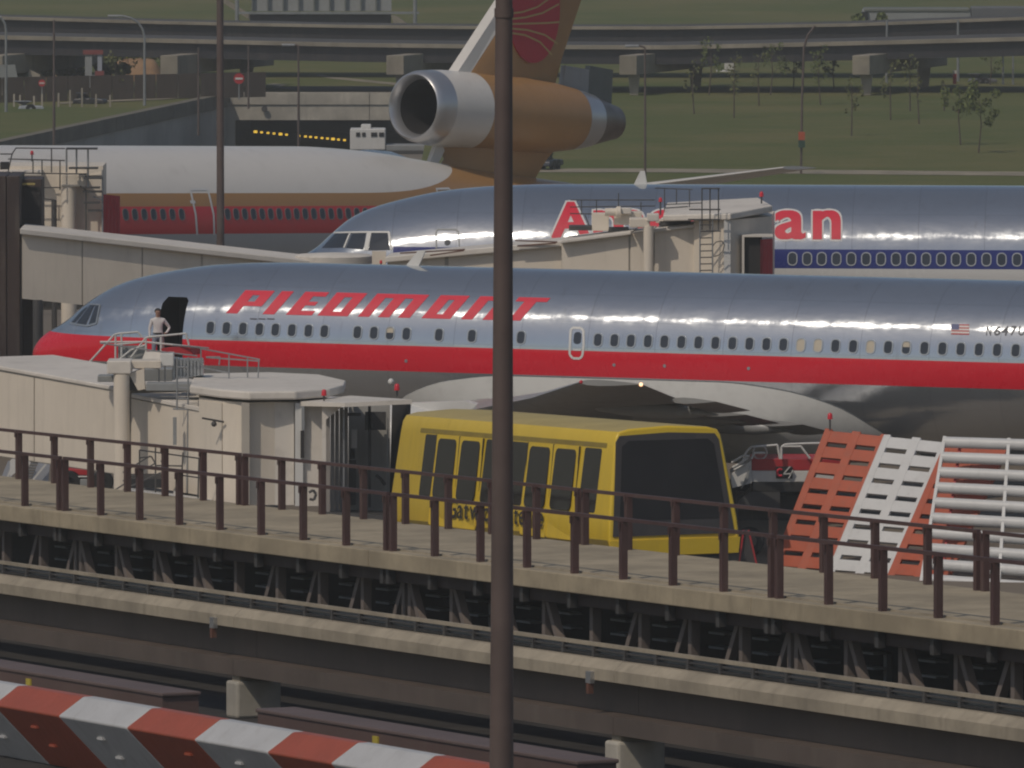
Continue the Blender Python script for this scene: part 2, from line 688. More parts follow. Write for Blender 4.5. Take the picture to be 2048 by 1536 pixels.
def gear(parent, x, y, r, zc, pair=0.5):
    m = MB()
    for dy in (-pair / 2, pair / 2):
        m.lathe((x, y + dy - 0.17, zc), (0, 1, 0), [(0, r * 0.5), (0, r * 0.9), (0.06, r), (0.28, r), (0.34, r * 0.9), (0.34, r * 0.5), (0.2, 0.05)], 24)
    m.build('wheel', M['black'], parent, local=True, smooth=True)


def leg(parent, x, y, z0, z1, r=0.12):
    MB().tube((x, y, z0), (x, y, z1), r, r, 12).build('landing_leg', M['galv'], parent, local=True, smooth=True)


def wing_mesh(secs, n=9):
    """secs: (le, te, thickness, y, z) from root to tip"""
    m = MB()
    prof = [(0, 0), (0.03, .4), (0.12, .8), (0.3, 1), (0.55, .8), (0.8, .4), (1, .05)]
    ring = [(c, t / 2) for c, t in prof] + [(c, -t / 2) for c, t in prof[::-1][:-1]]
    k = len(ring)
    for le, te, th, y, z in secs:
        for c, t in ring: m.v.append(Vector((le + (te - le) * c, y, z + t * th)))
    for a in range(len(secs) - 1):
        for i in range(k):
            j = (i + 1) % k
            m.f.append([a * k + i, a * k + j, (a + 1) * k + j, (a + 1) * k + i])
            m.mi.append(0)
    m.f.append(list(range(k)))
    m.f.append([(len(secs) - 1) * k + i for i in range(k)])
    m.mi += [0, 0]
    return m


# ---------------------------------------------------------------- silver twin-jet with the red band (nearest)
p0 = W(68, 690, 314.2)
pied = thing('airliner', 'polished silver airliner with a broad red band and slanted red lettering, nearest of the three', 'airliner',
             (p0.x, p0.y, 0), rot=Matrix.Rotation(R(-24.4), 3, 'Z'))
ST767 = [(0, 4.47, 4.40, .03), (.05, 4.62, 4.25, .18), (.15, 4.78, 4.12, .38), (.5, 5.13, 3.92, .76), (1.1, 5.47, 3.68, 1.14), (1.5, 5.72, 3.55, 1.36), (2.0, 6.13, 3.32, 1.6),
         (2.6, 6.5, 3.1, 1.82), (3.2, 6.78, 2.92, 1.99), (4, 7.02, 2.72, 2.17), (5, 7.22, 2.5, 2.32), (6.5, 7.43, 2.28, 2.45), (8, 7.52, 2.17, 2.5),
         (9.5, 7.55, 2.12, 2.515), (30, 7.55, 2.12, 2.515), (34, 7.55, 2.35, 2.51), (38, 7.52, 3.0, 2.35), (42, 7.4, 4.0, 1.9), (46, 7.1, 5.2, 1.1), (48.5, 6.8, 6.2, .3)]
PB = Body(pied, ST767, 4.45, 5.02, 5)


def piedmont_mat():
    n = NT('silver_skin_red_band')
    oc, x, y, z, col, rough, nrm = skin(n, 0)
    red = n.band(z, 4.44, 5.23)
    radome = n.math('MULTIPLY', n.math('LESS_THAN', x, 0.75), n.math('LESS_THAN', z, 4.44))
    c = n.mix(red, col, (0.66, 0.012, 0.030))
    c = n.mix(radome, c, (0.5, 0.5, 0.48))
    pnt = n.math('MAXIMUM', red, radome)
    return n.set(color=c, metal=n.math('MULTIPLY', n.math('SUBTRACT', 1.0, pnt), 0.82), rough=n.math('ADD', rough, n.math('MULTIPLY', pnt, 0.12)), normal=nrm)


M['pied'] = piedmont_mat()
pf = PB.shell().build('fuselage', M['pied'], pied, local=True, smooth=40)
pf.data.materials.append(M['dark'])
# the open doorway is a real opening cut into the body
dcut = MB()
q = PB.hit(345, 640)
dcut.keep = True
dcut.prism([(q.x - 0.50, -4, 4.62), (q.x + 0.42, -4, 4.62), (q.x + 0.42, -4, 6.40), (q.x + 0.32, -4, 6.5), (q.x - 0.36, -4, 6.5), (q.x - 0.50, -4, 6.3)], (0, 3.2, 0))
cutter = dcut.build('door_cutter', M['dark'], pied, local=True)
bo = pf.modifiers.new('door', 'BOOLEAN')
bo.operation, bo.object, bo.solver = 'DIFFERENCE', cutter, 'EXACT'
try: bo.material_mode = 'TRANSFER'
except Exception: pass
dg = bpy.context.evaluated_depsgraph_get()
newme = bpy.data.meshes.new_from_object(pf.evaluated_get(dg))
pf.modifiers.clear()
pf.data = newme
bpy.data.objects.remove(cutter)
newme.polygons.foreach_set('use_smooth', [True] * len(newme.polygons))
try: newme.set_sharp_from_angle(angle=R(35))
except Exception: pass

# cabin windows
M['win_frame'] = paint('window_surround', (0.40, 0.43, 0.45), 0.35, 0.1, 2, 0.1, metal=0.6)
M['shade'] = paint('drawn_blind', (0.52, 0.46, 0.36), 0.6, 0.1, 3, 0.1)
M['cab_glass'] = glass('cabin_window_glass', (0.035, 0.042, 0.055), 0.1)
w767 = window_mesh(0.25, 0.37, 0.10, M['cab_glass'])
w767s = window_mesh(0.25, 0.37, 0.10, M['shade'])
r767 = ring_mesh(0.25, 0.37, 0.10, 0.035, M['win_frame'])
_b = MB()
_b.prism([(-.11, -.008, .02), (.11, -.008, .02), (.11, -.008, .12), (.06, -.008, .17), (-.06, -.008, .17), (-.11, -.008, .12)], (0, .006, 0))
_o = _b.build('blind_source', M['shade'], local=True)
bl767 = _o.data
bl767.transform(Matrix.Translation(_o.location.copy()))
bpy.data.objects.remove(_o)
wx = [421, 453, 486, 519, 551, 584, 617, 649, 715, 748, 780, 813, 878, 944, 1042]
wx += [1196, 1229, 1262, 1296, 1329, 1363, 1397, 1431, 1465, 1499, 1533, 1567, 1601.5, 1636, 1671, 1706.5, 1741, 1776.5, 1812.5, 1849, 1885, 1921.5, 1958, 1994.5, 2031.5, 2069]
for x in wx:
    y = 655.5 + (x - 421) * (681 - 655.5) / (1229 - 421) if x < 1229 else 681 + (x - 1229) * (701 - 681) / (2031 - 1229)
    w = PB.place(w767s if x in (1601.5, 1636, 1741) else w767, x, y, 'cabin_window', pied)
    child_ring(r767, 'window_frame', w)
    if int(x) in (780, 1812) and x not in (1601.5, 1636, 1741): child_ring(bl767, 'blind', w)

# slanted letters
M['letter_red'] = paint('red_lettering', (0.68, 0.018, 0.050), 0.5, 0.06, 2, 0.03)


def let_px(u, h):                            # deskewed photo column, height 0..1 -> photo point
    yb = 626.5 + (u - 453) * (641.5 - 626.5) / (1039 - 453)
    return u + 39.5 * h, yb - 46 * h


LET = {'P': [(453, 473, 0, 1), (473, 509, .8, 1), (490, 509, .52, .8), (473, 509, .33, .52)],
       'I': [(526, 547, 0, 1)],
       'E': [(573, 593, 0, 1), (593, 622, 0, .19), (593, 612, .42, .58), (593, 618, .81, 1)],
       'D': [(636, 656, 0, 1), (656, 694, 0, .19), (675, 694, .19, .81), (656, 694, .81, 1)],
       'M': [(717, 737, 0, .82), (757, 777, 0, .82), (797, 818, 0, .82), (717, 818, .82, 1)],
       'O': [(844, 864, .12, .88), (844, 899, 0, .19), (879, 899, .19, .81), (864, 899, .81, 1)],
       'N': [(923, 943, 0, .82), (966, 986, 0, .82), (923, 986, .82, 1)],
       'T': [(1018, 1039, 0, .82), (1000, 1060, .82, 1)]}
LET['O'] = [(844, 864, .19, .81), (844, 899, 0, .19), (879, 899, .19, .81), (844, 899, .81, 1)]
for k in 'PIEDMONT':
    m = MB()
    for a, b, h0, h1 in LET[k]:
        PB.patch(m, let_px(a - 1.4, h1), let_px(b + 1.4, h1), let_px(b + 1.4, h0), let_px(a - 1.4, h0), 3, max(1, int((h1 - h0) * 10)), 0.007)
    m.build('letter', M['letter_red'], pied, local=True, smooth=40, fix=False)

# registration and flag
M['ink'] = paint('dark_lettering', (0.05, 0.055, 0.075), 0.4, 0.1, 2, 0.05)


def text_mesh(s, bold=0.0, shear=0.0):
    cu = bpy.data.curves.new('lettering', 'FONT')
    cu.body = s
    cu.offset = bold
    cu.shear = shear
    cu.resolution_u = 5
    ob = bpy.data.objects.new('lettering_tmp', cu)
    C.objects.link(ob)
    dg = bpy.context.evaluated_depsgraph_get()
    dg.update()
    me = bpy.data.meshes.new_from_object(ob.evaluated_get(dg))
    bpy.data.objects.remove(ob)
    bpy.data.curves.remove(cu)
    return me


def glyph_cells(s, bold, shear, cuts=8):
    """glyph outline sliced into rows so that it can follow a curved skin; normalised to its own box"""
    me = text_mesh(s, bold, shear)
    bm = bmesh.new()
    bm.from_mesh(me)
    bpy.data.meshes.remove(me)
    xs = [v.co.x for v in bm.verts]
    ys = [v.co.y for v in bm.verts]
    x0, x1, y0, y1 = min(xs), max(xs), min(ys), max(ys)
    for k in range(1, cuts):
        g = bm.verts[:] + bm.edges[:] + bm.faces[:]
        bmesh.ops.bisect_plane(bm, geom=g, plane_co=(0, y0 + (y1 - y0) * k / cuts, 0), plane_no=(0, 1, 0))
    bmesh.ops.triangulate(bm, faces=bm.faces[:])
    bm.verts.index_update()
    vs = [((v.co.x - x0) / (x1 - x0), (v.co.y - y0) / (y1 - y0)) for v in bm.verts]
    fs = [[v.index for v in f.verts] for f in bm.faces]
    bm.free()
    return vs, fs


def skin_glyph(body, s, box, mat, parent, name='letter', bold=0.0, shear=0.0, off=0.008, slope=0.0, cuts=8):
    vs, fs = glyph_cells(s, bold, shear, cuts)
    x0, x1, yt, yb = box
    pts = []
    for u, v in vs:
        px = x0 + (x1 - x0) * u
        p = body.on(px, yb + (yt - yb) * v + slope * (px - x0), off)
        if p is None: return
        pts.append(p)
    m = MB()
    m.add(pts, fs)
    return m.build(name, mat, parent, local=True, smooth=40, fix=False)


for ch, a, b in (('N', 1972, 1984), ('6', 1988, 2001), ('4', 2003, 2017), ('7', 2021, 2034), ('U', 2037, 2051), ('S', 2054, 2067)):
    skin_glyph(PB, ch, (a, b, 652, 671), M['ink'], pied, bold=0.02, shear=0.2, cuts=3, slope=0.02)
fl = MB()
M['flag_red'] = paint('flag_red', (0.42, 0.05, 0.06), 0.4, 0.1, 2, .05)
M['flag_blue'] = paint('flag_blue', (0.05, 0.07, 0.2), 0.4, 0.1, 2, .05)
for k in range(7):
    fl.cur = k % 2
    PB.patch(fl, (1903, 648 + k * 3.0), (1939, 649 + k * 3.0), (1938, 652 + k * 3.0), (1902, 651 + k * 3.0), 2, 1, 0.008)
fl.build('flag', [M['flag_red'], M['white_paint']], pied, local=True, fix=False)
fl = MB()
PB.patch(fl, (1903, 648), (1919, 648.5), (1918, 659.5), (1902.6, 659), 2, 2, 0.013)
fl.build('flag_canton', M['flag_blue'], pied, local=True, fix=False)

# small print, overwing exit outline, vents
m = MB()
for a, b in ((500, 514), (517, 531), (534, 549)):
    PB.patch(m, (a, 636.5), (b, 637), (b, 639.5), (a, 639), 2, 1)
m.build('small_print', M['ink'], pied, local=True, fix=False)
m = MB()
ex = [(1139 + a, b) for a, b in ((6, 655.5), (22, 656), (28, 661), (28.5, 690), (26, 711), (21, 717), (7, 716.5), (0.5, 709), (1, 690), (2.5, 661), (6, 655.5))]
PB.line(m, ex, 0.075)
m.build('exit_outline', M['white_paint'], pied, local=True, fix=False)
w = PB.place(w767, 1155, 676, 'cabin_window', pied, 0.006)
m = MB()
PB.line(m, [(1147, 699.5), (1162, 700)], 0.05)
m.build('exit_handle', M['white_paint'], pied, local=True, fix=False)
for vx, vy in ((812, 722), (1228, 730), (1329, 732), (1497, 737)):
    m = MB()
    p = PB.on(vx, vy, 0)
    m.lathe(p, PB.normal(p), [(0, .055), (.012, .05), (.012, 0.001)], 10)
    m.build('vent', M['win_frame'], pied, local=True)

# cockpit glazing
cw = [[(164, 621), (177, 612), (150, 645), (143, 645)], [(180, 611), (189, 610), (172, 649), (153, 647)], [(192, 610), (198, 611), (192, 645), (177, 650)]]
for a in cw:
    m = MB()
    PB.patch(m, *a, 4, 4, 0.012)
    if m.f: m.build('cockpit_window', M['cab_glass'], pied, local=True, smooth=40, fix=False)
m = MB()
PB.line(m, [(141, 646), (152, 649), (175, 652), (193, 647), (200, 610), (180, 609)], 0.06, 0.02)
if m.f: m.build('cockpit_frame', M['win_frame'], pied, local=True, fix=False)

# blade aerial, belly fairing, wings, engine, gear, fin
m = MB()
m.prism([(12.9, -0.03, 7.5), (13.35, -0.03, 7.5), (13.6, -0.03, 8.02), (13.35, -0.03, 8.02)], (0, 0.06, 0))
m.build('blade_aerial', M['white_paint'], pied, local=True)
fa = MB()
fa.keep = True
NS, NQ = 44, 28
x0f, x1f = 13.2, 30.4
ftop = pchip([13.2, 13.5, 14.2, 15.5, 17.5, 24.5, 26.5, 28.3, 29.6, 30.4], [2.9, 3.35, 3.8, 4.2, 4.40, 4.40, 4.22, 3.75, 2.95, 2.3])
fbul = pchip([13.2, 14.5, 17, 25, 28.5, 30.4], [0.02, 0.18, 0.36, 0.36, 0.2, 0.02])
for k in range(NS + 1):
    x = x0f + (x1f - x0f) * k / NS
    zc, hw, bt = PB.zc(x), PB.hw(x), PB.bot(x)
    a0 = math.asin(max(-1, min(1, (ftop(x) - zc) / (zc - bt))))
    for i in range(NQ + 1):
        q = a0 + (-math.pi - a0 - a0) * i / NQ      # from the near edge under the keel to the far edge
        q = a0 - (math.pi + 2 * a0) * i / NQ
        b = fbul(x) * min(1, .16 + 3.2 * min(i, NQ - i) / NQ)
        fa.v.append(Vector((x, -(hw + b) * math.cos(q), zc + (zc - bt + b) * math.sin(q))))
for k in range(NS):
    for i in range(NQ):
        a = k * (NQ + 1) + i
        fa.f.append([a, a + 1, a + NQ + 2, a + NQ + 1])
        fa.mi.append(0)
M['fair'] = paint('white_gloss_fairing', (0.72, 0.71, 0.67), 0.36, 0.08, 0.7, 0.12, streak=False)
fa.build('belly_fairing', M['fair'], pied, local=True, smooth=50)
M['wing'] = paint('wing_grey_paint', (0.30, 0.30, 0.29), 0.35, 0.1, 0.6, 0.15, streak=False)
for sgn in (-1, 1):
    m = wing_mesh([(15.0, 26.6, 1.25, sgn * 2.3, 3.15), (18.9, 27.2, 0.95, sgn * 8.2, 3.75), (24.4, 29.3, 0.55, sgn * 16, 4.75), (29.4, 31.3, 0.18, sgn * 23.8, 5.82)])
    m.build('wing', M['wing'], pied, local=True, smooth=50)
# flap panels and track fairings along the near wing
for a, b, y0, y1, dz in ((27.1, 28.6, -3.2, -8.0, -0.28), (27.3, 29.1, -8.6, -13.4, -0.3), (28.9, 30.4, -13.9, -18.6, -0.2)):
    m = wing_mesh([(a, b, 0.22, y0, 3.2 + abs(y0 + 2.3) * .123 + dz), (a + (y1 - y0) * -0.22, b + (y1 - y0) * -0.2, 0.18, y1, 3.2 + abs(y1 + 2.3) * .123 + dz)])
    m.build('flap', M['wing'], pied, local=True, smooth=50)
for y, x in ((-6.4, 27.0), (-11.4, 27.6), (-16.0, 28.7)):
    m = MB()
    m.lathe((x - 2.6, y, 2.75 + abs(y) * 0.118), (1, 0, -0.05), [(0, .02), (.5, .2), (1.6, .28), (3, .22), (4.2, .02)], 14)
    m.build('flap_fairing', M['wing'], pied, local=True, smooth=50)
m = MB()
ea = Vector((13.4, -7.9, 2.6))
m.lathe(ea, (1, 0, 0), [(.75, .9), (.3, 1.02), (.05, 1.12), (0, 1.2), (.12, 1.3), (.6, 1.40), (1.8, 1.42), (3.2, 1.3), (4.3, 1.05)], 40)
m.build('engine_nacelle', M['white_paint'], pied, local=True, smooth=50)
m = MB()
m.lathe(ea, (1, 0, 0), [(.75, .9), (.8, 0.01)], 40)
m.lathe(ea, (1, 0, 0), [(4.2, 1.04), (4.3, .8), (5.6, .5), (5.8, .02)], 32)
m.build('engine_core', M['steel_dark'], pied, local=True, smooth=50)
m = MB()
m.prism([(15.2, -8.0, 3.8), (18.6, -8.0, 4.0), (20.5, -8.0, 3.5), (17.8, -8.0, 3.2)], (0, 0.35, 0))
m.build('engine_pylon', M['white_paint'], pied, local=True)
for px_, py_, cc in ((1162, 764, 'red_lens'), (1282, 769, 'wing_light')):
    if cc not in M: M[cc] = lens_mat('wing_tip_light', (1.0, 0.55, 0.3), 5.0)
    q = wm(pied).inverted() @ W(px_, py_, 279.5)
    m = MB()
    m.sphere(q, 0.055)
    m.build('wing_tip_light', M[cc], pied, local=True, smooth=60)
gear(pied, 5.6, 0, .48, .48, .5)
leg(pied, 5.6, 0, .45, 2.6)
for sy in (-4.6, 4.6):
    for gx in (22.6, 24.0): gear(pied, gx, sy, .58, .58, 1.1)
    leg(pied, 23.3, sy, .6, 3.6, .17)
m = wing_mesh([(37.5, 46.5, 0.9, 0, 0), (44.5, 49.5, 0.35, 9, 0)])
m.v = [Vector((p.x, p.z, p.y + 7.2)) for p in m.v]
m.build('tail_fin', M['pied'], pied, local=True, smooth=50)

# ---------------------------------------------------------------- silver tri-jet behind it with the blue window band
a0 = W(535, 597, 341.9)
aa = thing('airliner', 'silver airliner with blue window band and red white-edged name, behind the nearest airliner', 'airliner',
           (a0.x, a0.y, 0), rot=Matrix.Rotation(R(-5), 3, 'Z'))
STDC = [(0, 4.75, 4.69, .03), (.06, 4.95, 4.5, .22), (.2, 5.12, 4.3, .45), (.6, 5.55, 3.95, .85), (1.2, 6.05, 3.6, 1.3), (1.7, 6.37, 3.4, 1.6), (2.15, 6.78, 3.25, 1.82), (2.84, 7.35, 3.08, 2.08),
        (3.5, 7.68, 2.95, 2.27), (4.56, 8.0, 2.8, 2.52), (6.28, 8.35, 2.64, 2.8), (8, 8.5, 2.56, 2.95), (10, 8.57, 2.54, 3.01), (34, 8.57, 2.54, 3.01), (37.2, 8.45, 2.8, 2.95),
        (42, 7.97, 3.9, 2.5), (45.5, 7.6, 4.8, 2.05), (48.8, 7.3, 5.5, 1.45), (52.5, 6.95, 6.3, .5)]
AB = Body(aa, STDC, 4.72, 5.55, 7)


def american_mat():
    n = NT('silver_skin_tricolour_band')
    oc, x, y, z, col, rough, nrm = skin(n, 1)
    aft = n.math('GREATER_THAN', x, 4.55)
    blue = n.math('MULTIPLY', n.band(z, 5.88, 6.52), aft)
    white = n.math('MULTIPLY', n.band(z, 5.5, 5.88), aft)
    red = n.math('MULTIPLY', n.band(z, 4.9, 5.5), aft)
    c = n.mix(blue, col, (0.022, 0.030, 0.17))
    c = n.mix(white, c, (0.55, 0.54, 0.52))
    c = n.mix(red, c, (0.40, 0.02, 0.04))
    pnt = n.math('MAXIMUM', blue, n.math('MAXIMUM', white, red))
    return n.set(color=c, metal=n.math('MULTIPLY', n.math('SUBTRACT', 1.0, pnt), 0.82), rough=n.math('ADD', rough, n.math('MULTIPLY', pnt, 0.1)), normal=nrm)


M['amer'] = american_mat()
AB.shell().build('fuselage', M['amer'], aa, local=True, smooth=40)
wdc = window_mesh(0.27, 0.40, 0.12, M['cab_glass'])
M['pale_frame'] = paint('pale_window_surround', (0.40, 0.42, 0.44), 0.4, 0.1, 2, 0.05)
rdc = ring_mesh(0.27, 0.40, 0.12, 0.035, M['pale_frame'])
for k in range(17):
    z = [693, 779, 864, 950, 1037, 1124, 1211, 1299, 1387, 1475, 1563, 1650, 1739, 1828, 1917, 2007, 2097][k]
    w = AB.place(wdc, 1348 + z / 2.9257, 517.5 + k * 0.12, 'cabin_window', aa)
    child_ring(rdc, 'window_frame', w)
M['white_outline'] = paint('white_lettering_edge', (0.66, 0.65, 0.63), 0.4, 0.05, 2, 0.03)
for ch, a, b, yt, yb in (('A', 1106, 1178, 406, 476), ('m', 1190, 1284, 422, 477), ('e', 1300, 1358, 422, 478), ('r', 1374, 1412, 422, 477), ('i', 1428, 1441, 406, 477), ('c', 1458, 1518, 422, 478),
                         ('a', 1553, 1608, 423, 477), ('n', 1629, 1678, 423, 477)):
    vs, fs = glyph_cells(ch, 0.0, 0, 8)
    for nm, mt, shifts, o0 in (('letter_edge', M['white_outline'], [(-6.5, -5), (-6.5, 5), (6.5, -5), (6.5, 5), (0, -6), (0, 6), (-7, 0), (7, 0), (-3.5, 5.5), (3.5, -5.5)], .004), ('letter', M['letter_red'], [(-3.6, -2), (-3.6, 2), (3.6, -2), (3.6, 2), (-1.2, 0), (1.2, 0)], .014)):
        m = MB()
        for k, (dx, dy) in enumerate(shifts):     # thickened by laying shifted films on one another
            pts = [AB.on(a + (b - a) * u + dx, yb + (yt - yb) * v + dy, o0 + k * .0005) for u, v in vs]
            m.add(pts, fs)
        m.build(nm, mt, aa, local=True, smooth=40, fix=False)
# cockpit glazing with white posts
for a in ([(670, 468), (697, 467), (686, 495), (644, 496)], [(704, 468), (732, 467), (727, 499), (692, 496)], [(744, 467), (775, 467), (780, 500), (737, 501)]):
    m = MB()
    AB.patch(m, *a, 4, 4, 0.012)
    m.build('cockpit_window', M['cab_glass'], aa, local=True, smooth=40, fix=False)
m = MB()
AB.patch(m, (734, 466), (743, 466), (736, 501), (728, 501), 2, 4, 0.016)
AB.line(m, [(668, 466), (700, 465), (734, 464.5), (778, 464.5), (783, 500)], 0.07, 0.02)
AB.line(m, [(700, 467), (688, 496)], 0.07, 0.02)
m.build('cockpit_frame', M['white_paint'], aa, local=True, fix=False)
m = MB()
AB.line(m, [(873, 497), (872, 465), (875, 459), (912, 459), (917, 464), (919, 497)], 0.05)
m.build('door_outline', M['grey_paint'], aa, local=True, fix=False)
m = MB()
p = AB.on(895, 485, 0)
m.lathe(p, AB.normal(p), [(0, .11), (.01, .1), (.01, 0.001)], 14)
m.build('door_window', M['cab_glass'], aa, local=True)
m = MB()
m.prism([(12.55, -0.03, 8.5), (13.05, -0.03, 8.5), (12.95, -0.03, 9.02), (12.8, -0.03, 9.02)], (0, 0.06, 0))
m.build('blade_aerial', M['white_paint'], aa, local=True)
for sgn in (-1, 1):
    wing_mesh([(17.5, 28.5, 1.3, sgn * 2.7, 3.6), (23, 30, 0.9, sgn * 9.5, 4.3), (34.2, 37, 0.25, sgn * 24.5, 6.0)]).build('wing', M['wing'], aa, local=True, smooth=50)
gear(aa, 7.5, 0, .5, .5, .6)
leg(aa, 7.5, 0, .45, 3.0)
for sy in (-5.2, 5.2):
    for gx in (28.5, 30.1): gear(aa, gx, sy, .65, .65, 1.3)
    leg(aa, 29.3, sy, .6, 4.2, .2)

# ---------------------------------------------------------------- gold, red and white tri-jet at the back
TH, PT = R(49), R(2)
cx, cy = -13.4 - 26.4 * math.cos(TH), 370 - 26.4 * math.sin(TH)
co = thing('airliner', 'white, gold and red three-engined airliner with its tail engine above the fuselage', 'airliner', (cx, cy, 0.97),
           rot=Matrix.Rotation(TH, 3, 'Z') @ Matrix.Rotation(PT, 3, 'Y'))
CB = Body(co, STDC, 4.72, 5.55, 7)
GOLD = (0.40, 0.215, 0.078)
WHITE = (0.69, 0.66, 0.61)


def conti_mat():
    n = NT('white_gold_red_livery')
    oc = n.coord()
    x, y, z = n.xyz(oc)
    e = n.math('MAXIMUM', n.math('DIVIDE', n.math('SUBTRACT', x, 34.0), 8.6), 0.0)
    lim = n.math('ADD', 6.9, n.math('MULTIPLY', n.math('POWER', e, 3.2), 1.15))
    white = n.math('GREATER_THAN', z, lim)
    gold = n.math('GREATER_THAN', z, 6.42)
    red = n.band(z, 5.41, 6.42)
    redend = n.math('LESS_THAN', x, 39.5)
    c = n.mix(gold, (0.46, 0.46, 0.45), GOLD)
    c = n.mix(n.math('MULTIPLY', red, redend), c, (0.56, 0.026, 0.034))
    c = n.mix(n.math('MULTIPLY', red, n.math('SUBTRACT', 1.0, redend)), c, GOLD)
    c = n.mix(white, c, WHITE)
    gr = n.noise(n.coord('Object', (1, 1, .3)), 1.5, 5)
    c = n.mix(n.math('MULTIPLY', n.ramp(gr, .5, .8), .14), c, (0.2, .17, .14))
    return n.set(color=c, rough=0.34, coat=0.15)


M['conti'] = conti_mat()
M['gold'] = paint('gold_paint', GOLD, 0.36, 0.10, 0.5, 0.10, streak=False)
M['white_gloss'] = paint('white_gloss', WHITE, 0.3, 0.06, 0.5, 0.08, streak=False)
M['bare'] = paint('bare_metal', (0.55, 0.55, 0.56), 0.24, 0.2, 1.0, 0.1, metal=0.95, streak=False)
_n = NT('satin_lip_metal')
M['lip'] = _n.set(color=_n.mix(_n.noise(_n.coord(), .8, 3), (0.50, 0.50, 0.51), (0.60, 0.60, 0.60)), metal=0.75, rough=0.34)
M['nozzle'] = paint('heat_stained_metal', (0.22, 0.19, 0.17), 0.4, 0.4, 1.5, 0.35, metal=0.8, streak=False)
CB.shell().build('fuselage', M['conti'], co, local=True, smooth=40)
M['grey_frame'] = paint('grey_window_surround', (0.20, 0.19, 0.18), 0.4, 0.1, 2, 0.05)
rdg = ring_mesh(0.27, 0.40, 0.12, 0.025, M['grey_frame'])
for px in [251 + 18.7 * k for k in range(7)] + [455 + 17.25 * k for k in range(19)]:
    w = CB.place(wdc, px, 429 - (px - 251) * 0.004, 'cabin_window', co)
    child_ring(rdg, 'window_frame', w)
m = MB()
CB.line(m, [(394, 470), (391, 430), (383, 392), (380, 379), (414, 378.5), (418, 390), (427, 430), (428, 470)], 0.10)
CB.line(m, [(380, 404), (390, 404)], 0.12)
m.build('door_outline', M['white_outline'], co, local=True, fix=False)
m = MB()
CB.line(m, [(878, 392), (872, 378), (898, 377), (903, 388)], 0.09)
m.build('door_outline', M['white_outline'], co, local=True, fix=False)
# tail engine
na, nb = Vector((40.75, 0, 10.12)), Vector((52.5, 0, 9.54))
nd = (nb - na).normalized()
m = MB()
m.lathe(na, nd, [(.45, 1.05), (.12, 1.13), (0, 1.22), (.06, 1.30), (.3, 1.38), (.95, 1.44)], 56)
m.build('intake_lip', M['lip'], co, local=True, smooth=60)
m = MB()
m.lathe(na, nd, [(.95, 1.44), (1.6, 1.475), (3.05, 1.49)], 56)
m.build('engine_cowl', M['white_gloss'], co, local=True, smooth=60)
m = MB()
m.lathe(na, nd, [(3.05, 1.49), (6.0, 1.47), (7.8, 1.38), (9.1, 1.22)], 56)
m.build('engine_cowl', M['gold'], co, local=True, smooth=60)
m = MB()
m.lathe(na, nd, [(9.1, 1.2), (9.6, 1.15), (10.2, 1.04)], 48)
m.build('engine_ring', M['lip'], co, local=True, smooth=60)
m = MB()
m.lathe(na, nd, [(10.2, 1.02), (10.9, .86), (11.5, .72), (11.8, .66), (11.8, .5), (11.4, .42)], 40)
m.lathe(na, nd, [(11.3, .42), (12.2, .02)], 20)
m.build('engine_nozzle', M['nozzle'], co, local=True, smooth=60)
m = MB()
m.lathe(na, nd, [(.45, 1.05), (1.5, .98), (4.5, .85), (4.6, .01)], 40)
m.build('intake_duct', M['dark'], co, local=True, smooth=60)
# pylon under the engine
m = wing_mesh([(41.6, 47.6, 1.1, 7.0, 0), (42.6, 48.6, 0.95, 8.1, 0), (42.0, 50.0, 1.0, 9.2, 0)])
m.v = [Vector((p.x, p.z, p.y)) for p in m.v]
m.build('engine_pylon', M['gold'], co, local=True, smooth=60)
m = MB()
m.prism([(41.55, -.1, 7.7), (42.0, -.1, 7.7), (42.75, -.1, 8.75), (42.1, -.1, 8.75)], (0, .2, 0))
m.build('pylon_edge', M['white_gloss'], co, local=True)
# fin
m = wing_mesh([(42.7, 49.0, 0.9, 11.0, 0), (43.75, 49.35, 0.8, 12.0, 0), (49.6, 52.2, 0.3, 18.0, 0)])
m.v = [Vector((p.x, p.z, p.y)) for p in m.v]
fin = m.build('tail_fin', M['gold'], co, local=True, smooth=60)
m = MB()
for sy in (-.24, ):
    m.prism([(42.55, -.27, 11.0), (43.3, -.30, 11.0), (50.0, -.16, 18.0), (49.45, -.05, 18.0)], (0, .5, 0))
m.build('fin_leading_edge', M['white_gloss'], co, local=True)
for a, b, yy, mt in ((49.15, 50.75, -.2, 'grey_paint'), (50.78, 52.35, -.05, 'steel_mid')):
    if mt not in M: M[mt] = paint('grey_green_paint', (0.13, 0.145, 0.135), 0.5, 0.15, 1, 0.2)
    m = MB()
    m.hexa([(a, yy, 10.3), (b, yy, 10.15 + (b - a) * 0), (b, yy + .25, 10.15), (a, yy + .25, 10.3), (a + .25, yy, 11.75), (b + .05, yy, 11.6), (b + .05, yy + .25, 11.6), (a + .25, yy + .25, 11.75)])
    m.build('rudder', M[mt], co, local=True)
# round red emblem of curved bars on the fin
M['emblem'] = paint('emblem_red', (0.44, 0.015, 0.035), 0.4, 0.06, 2, 0.03)


def fin_at(px, py, off=0.0):
    mi = wm(co).inverted()
    o, d = mi @ EYE, (mi.to_3x3() @ ray(px, py)).normalized()
    t = (-0.43 - off - o.y) / d.y
    return o + d * t


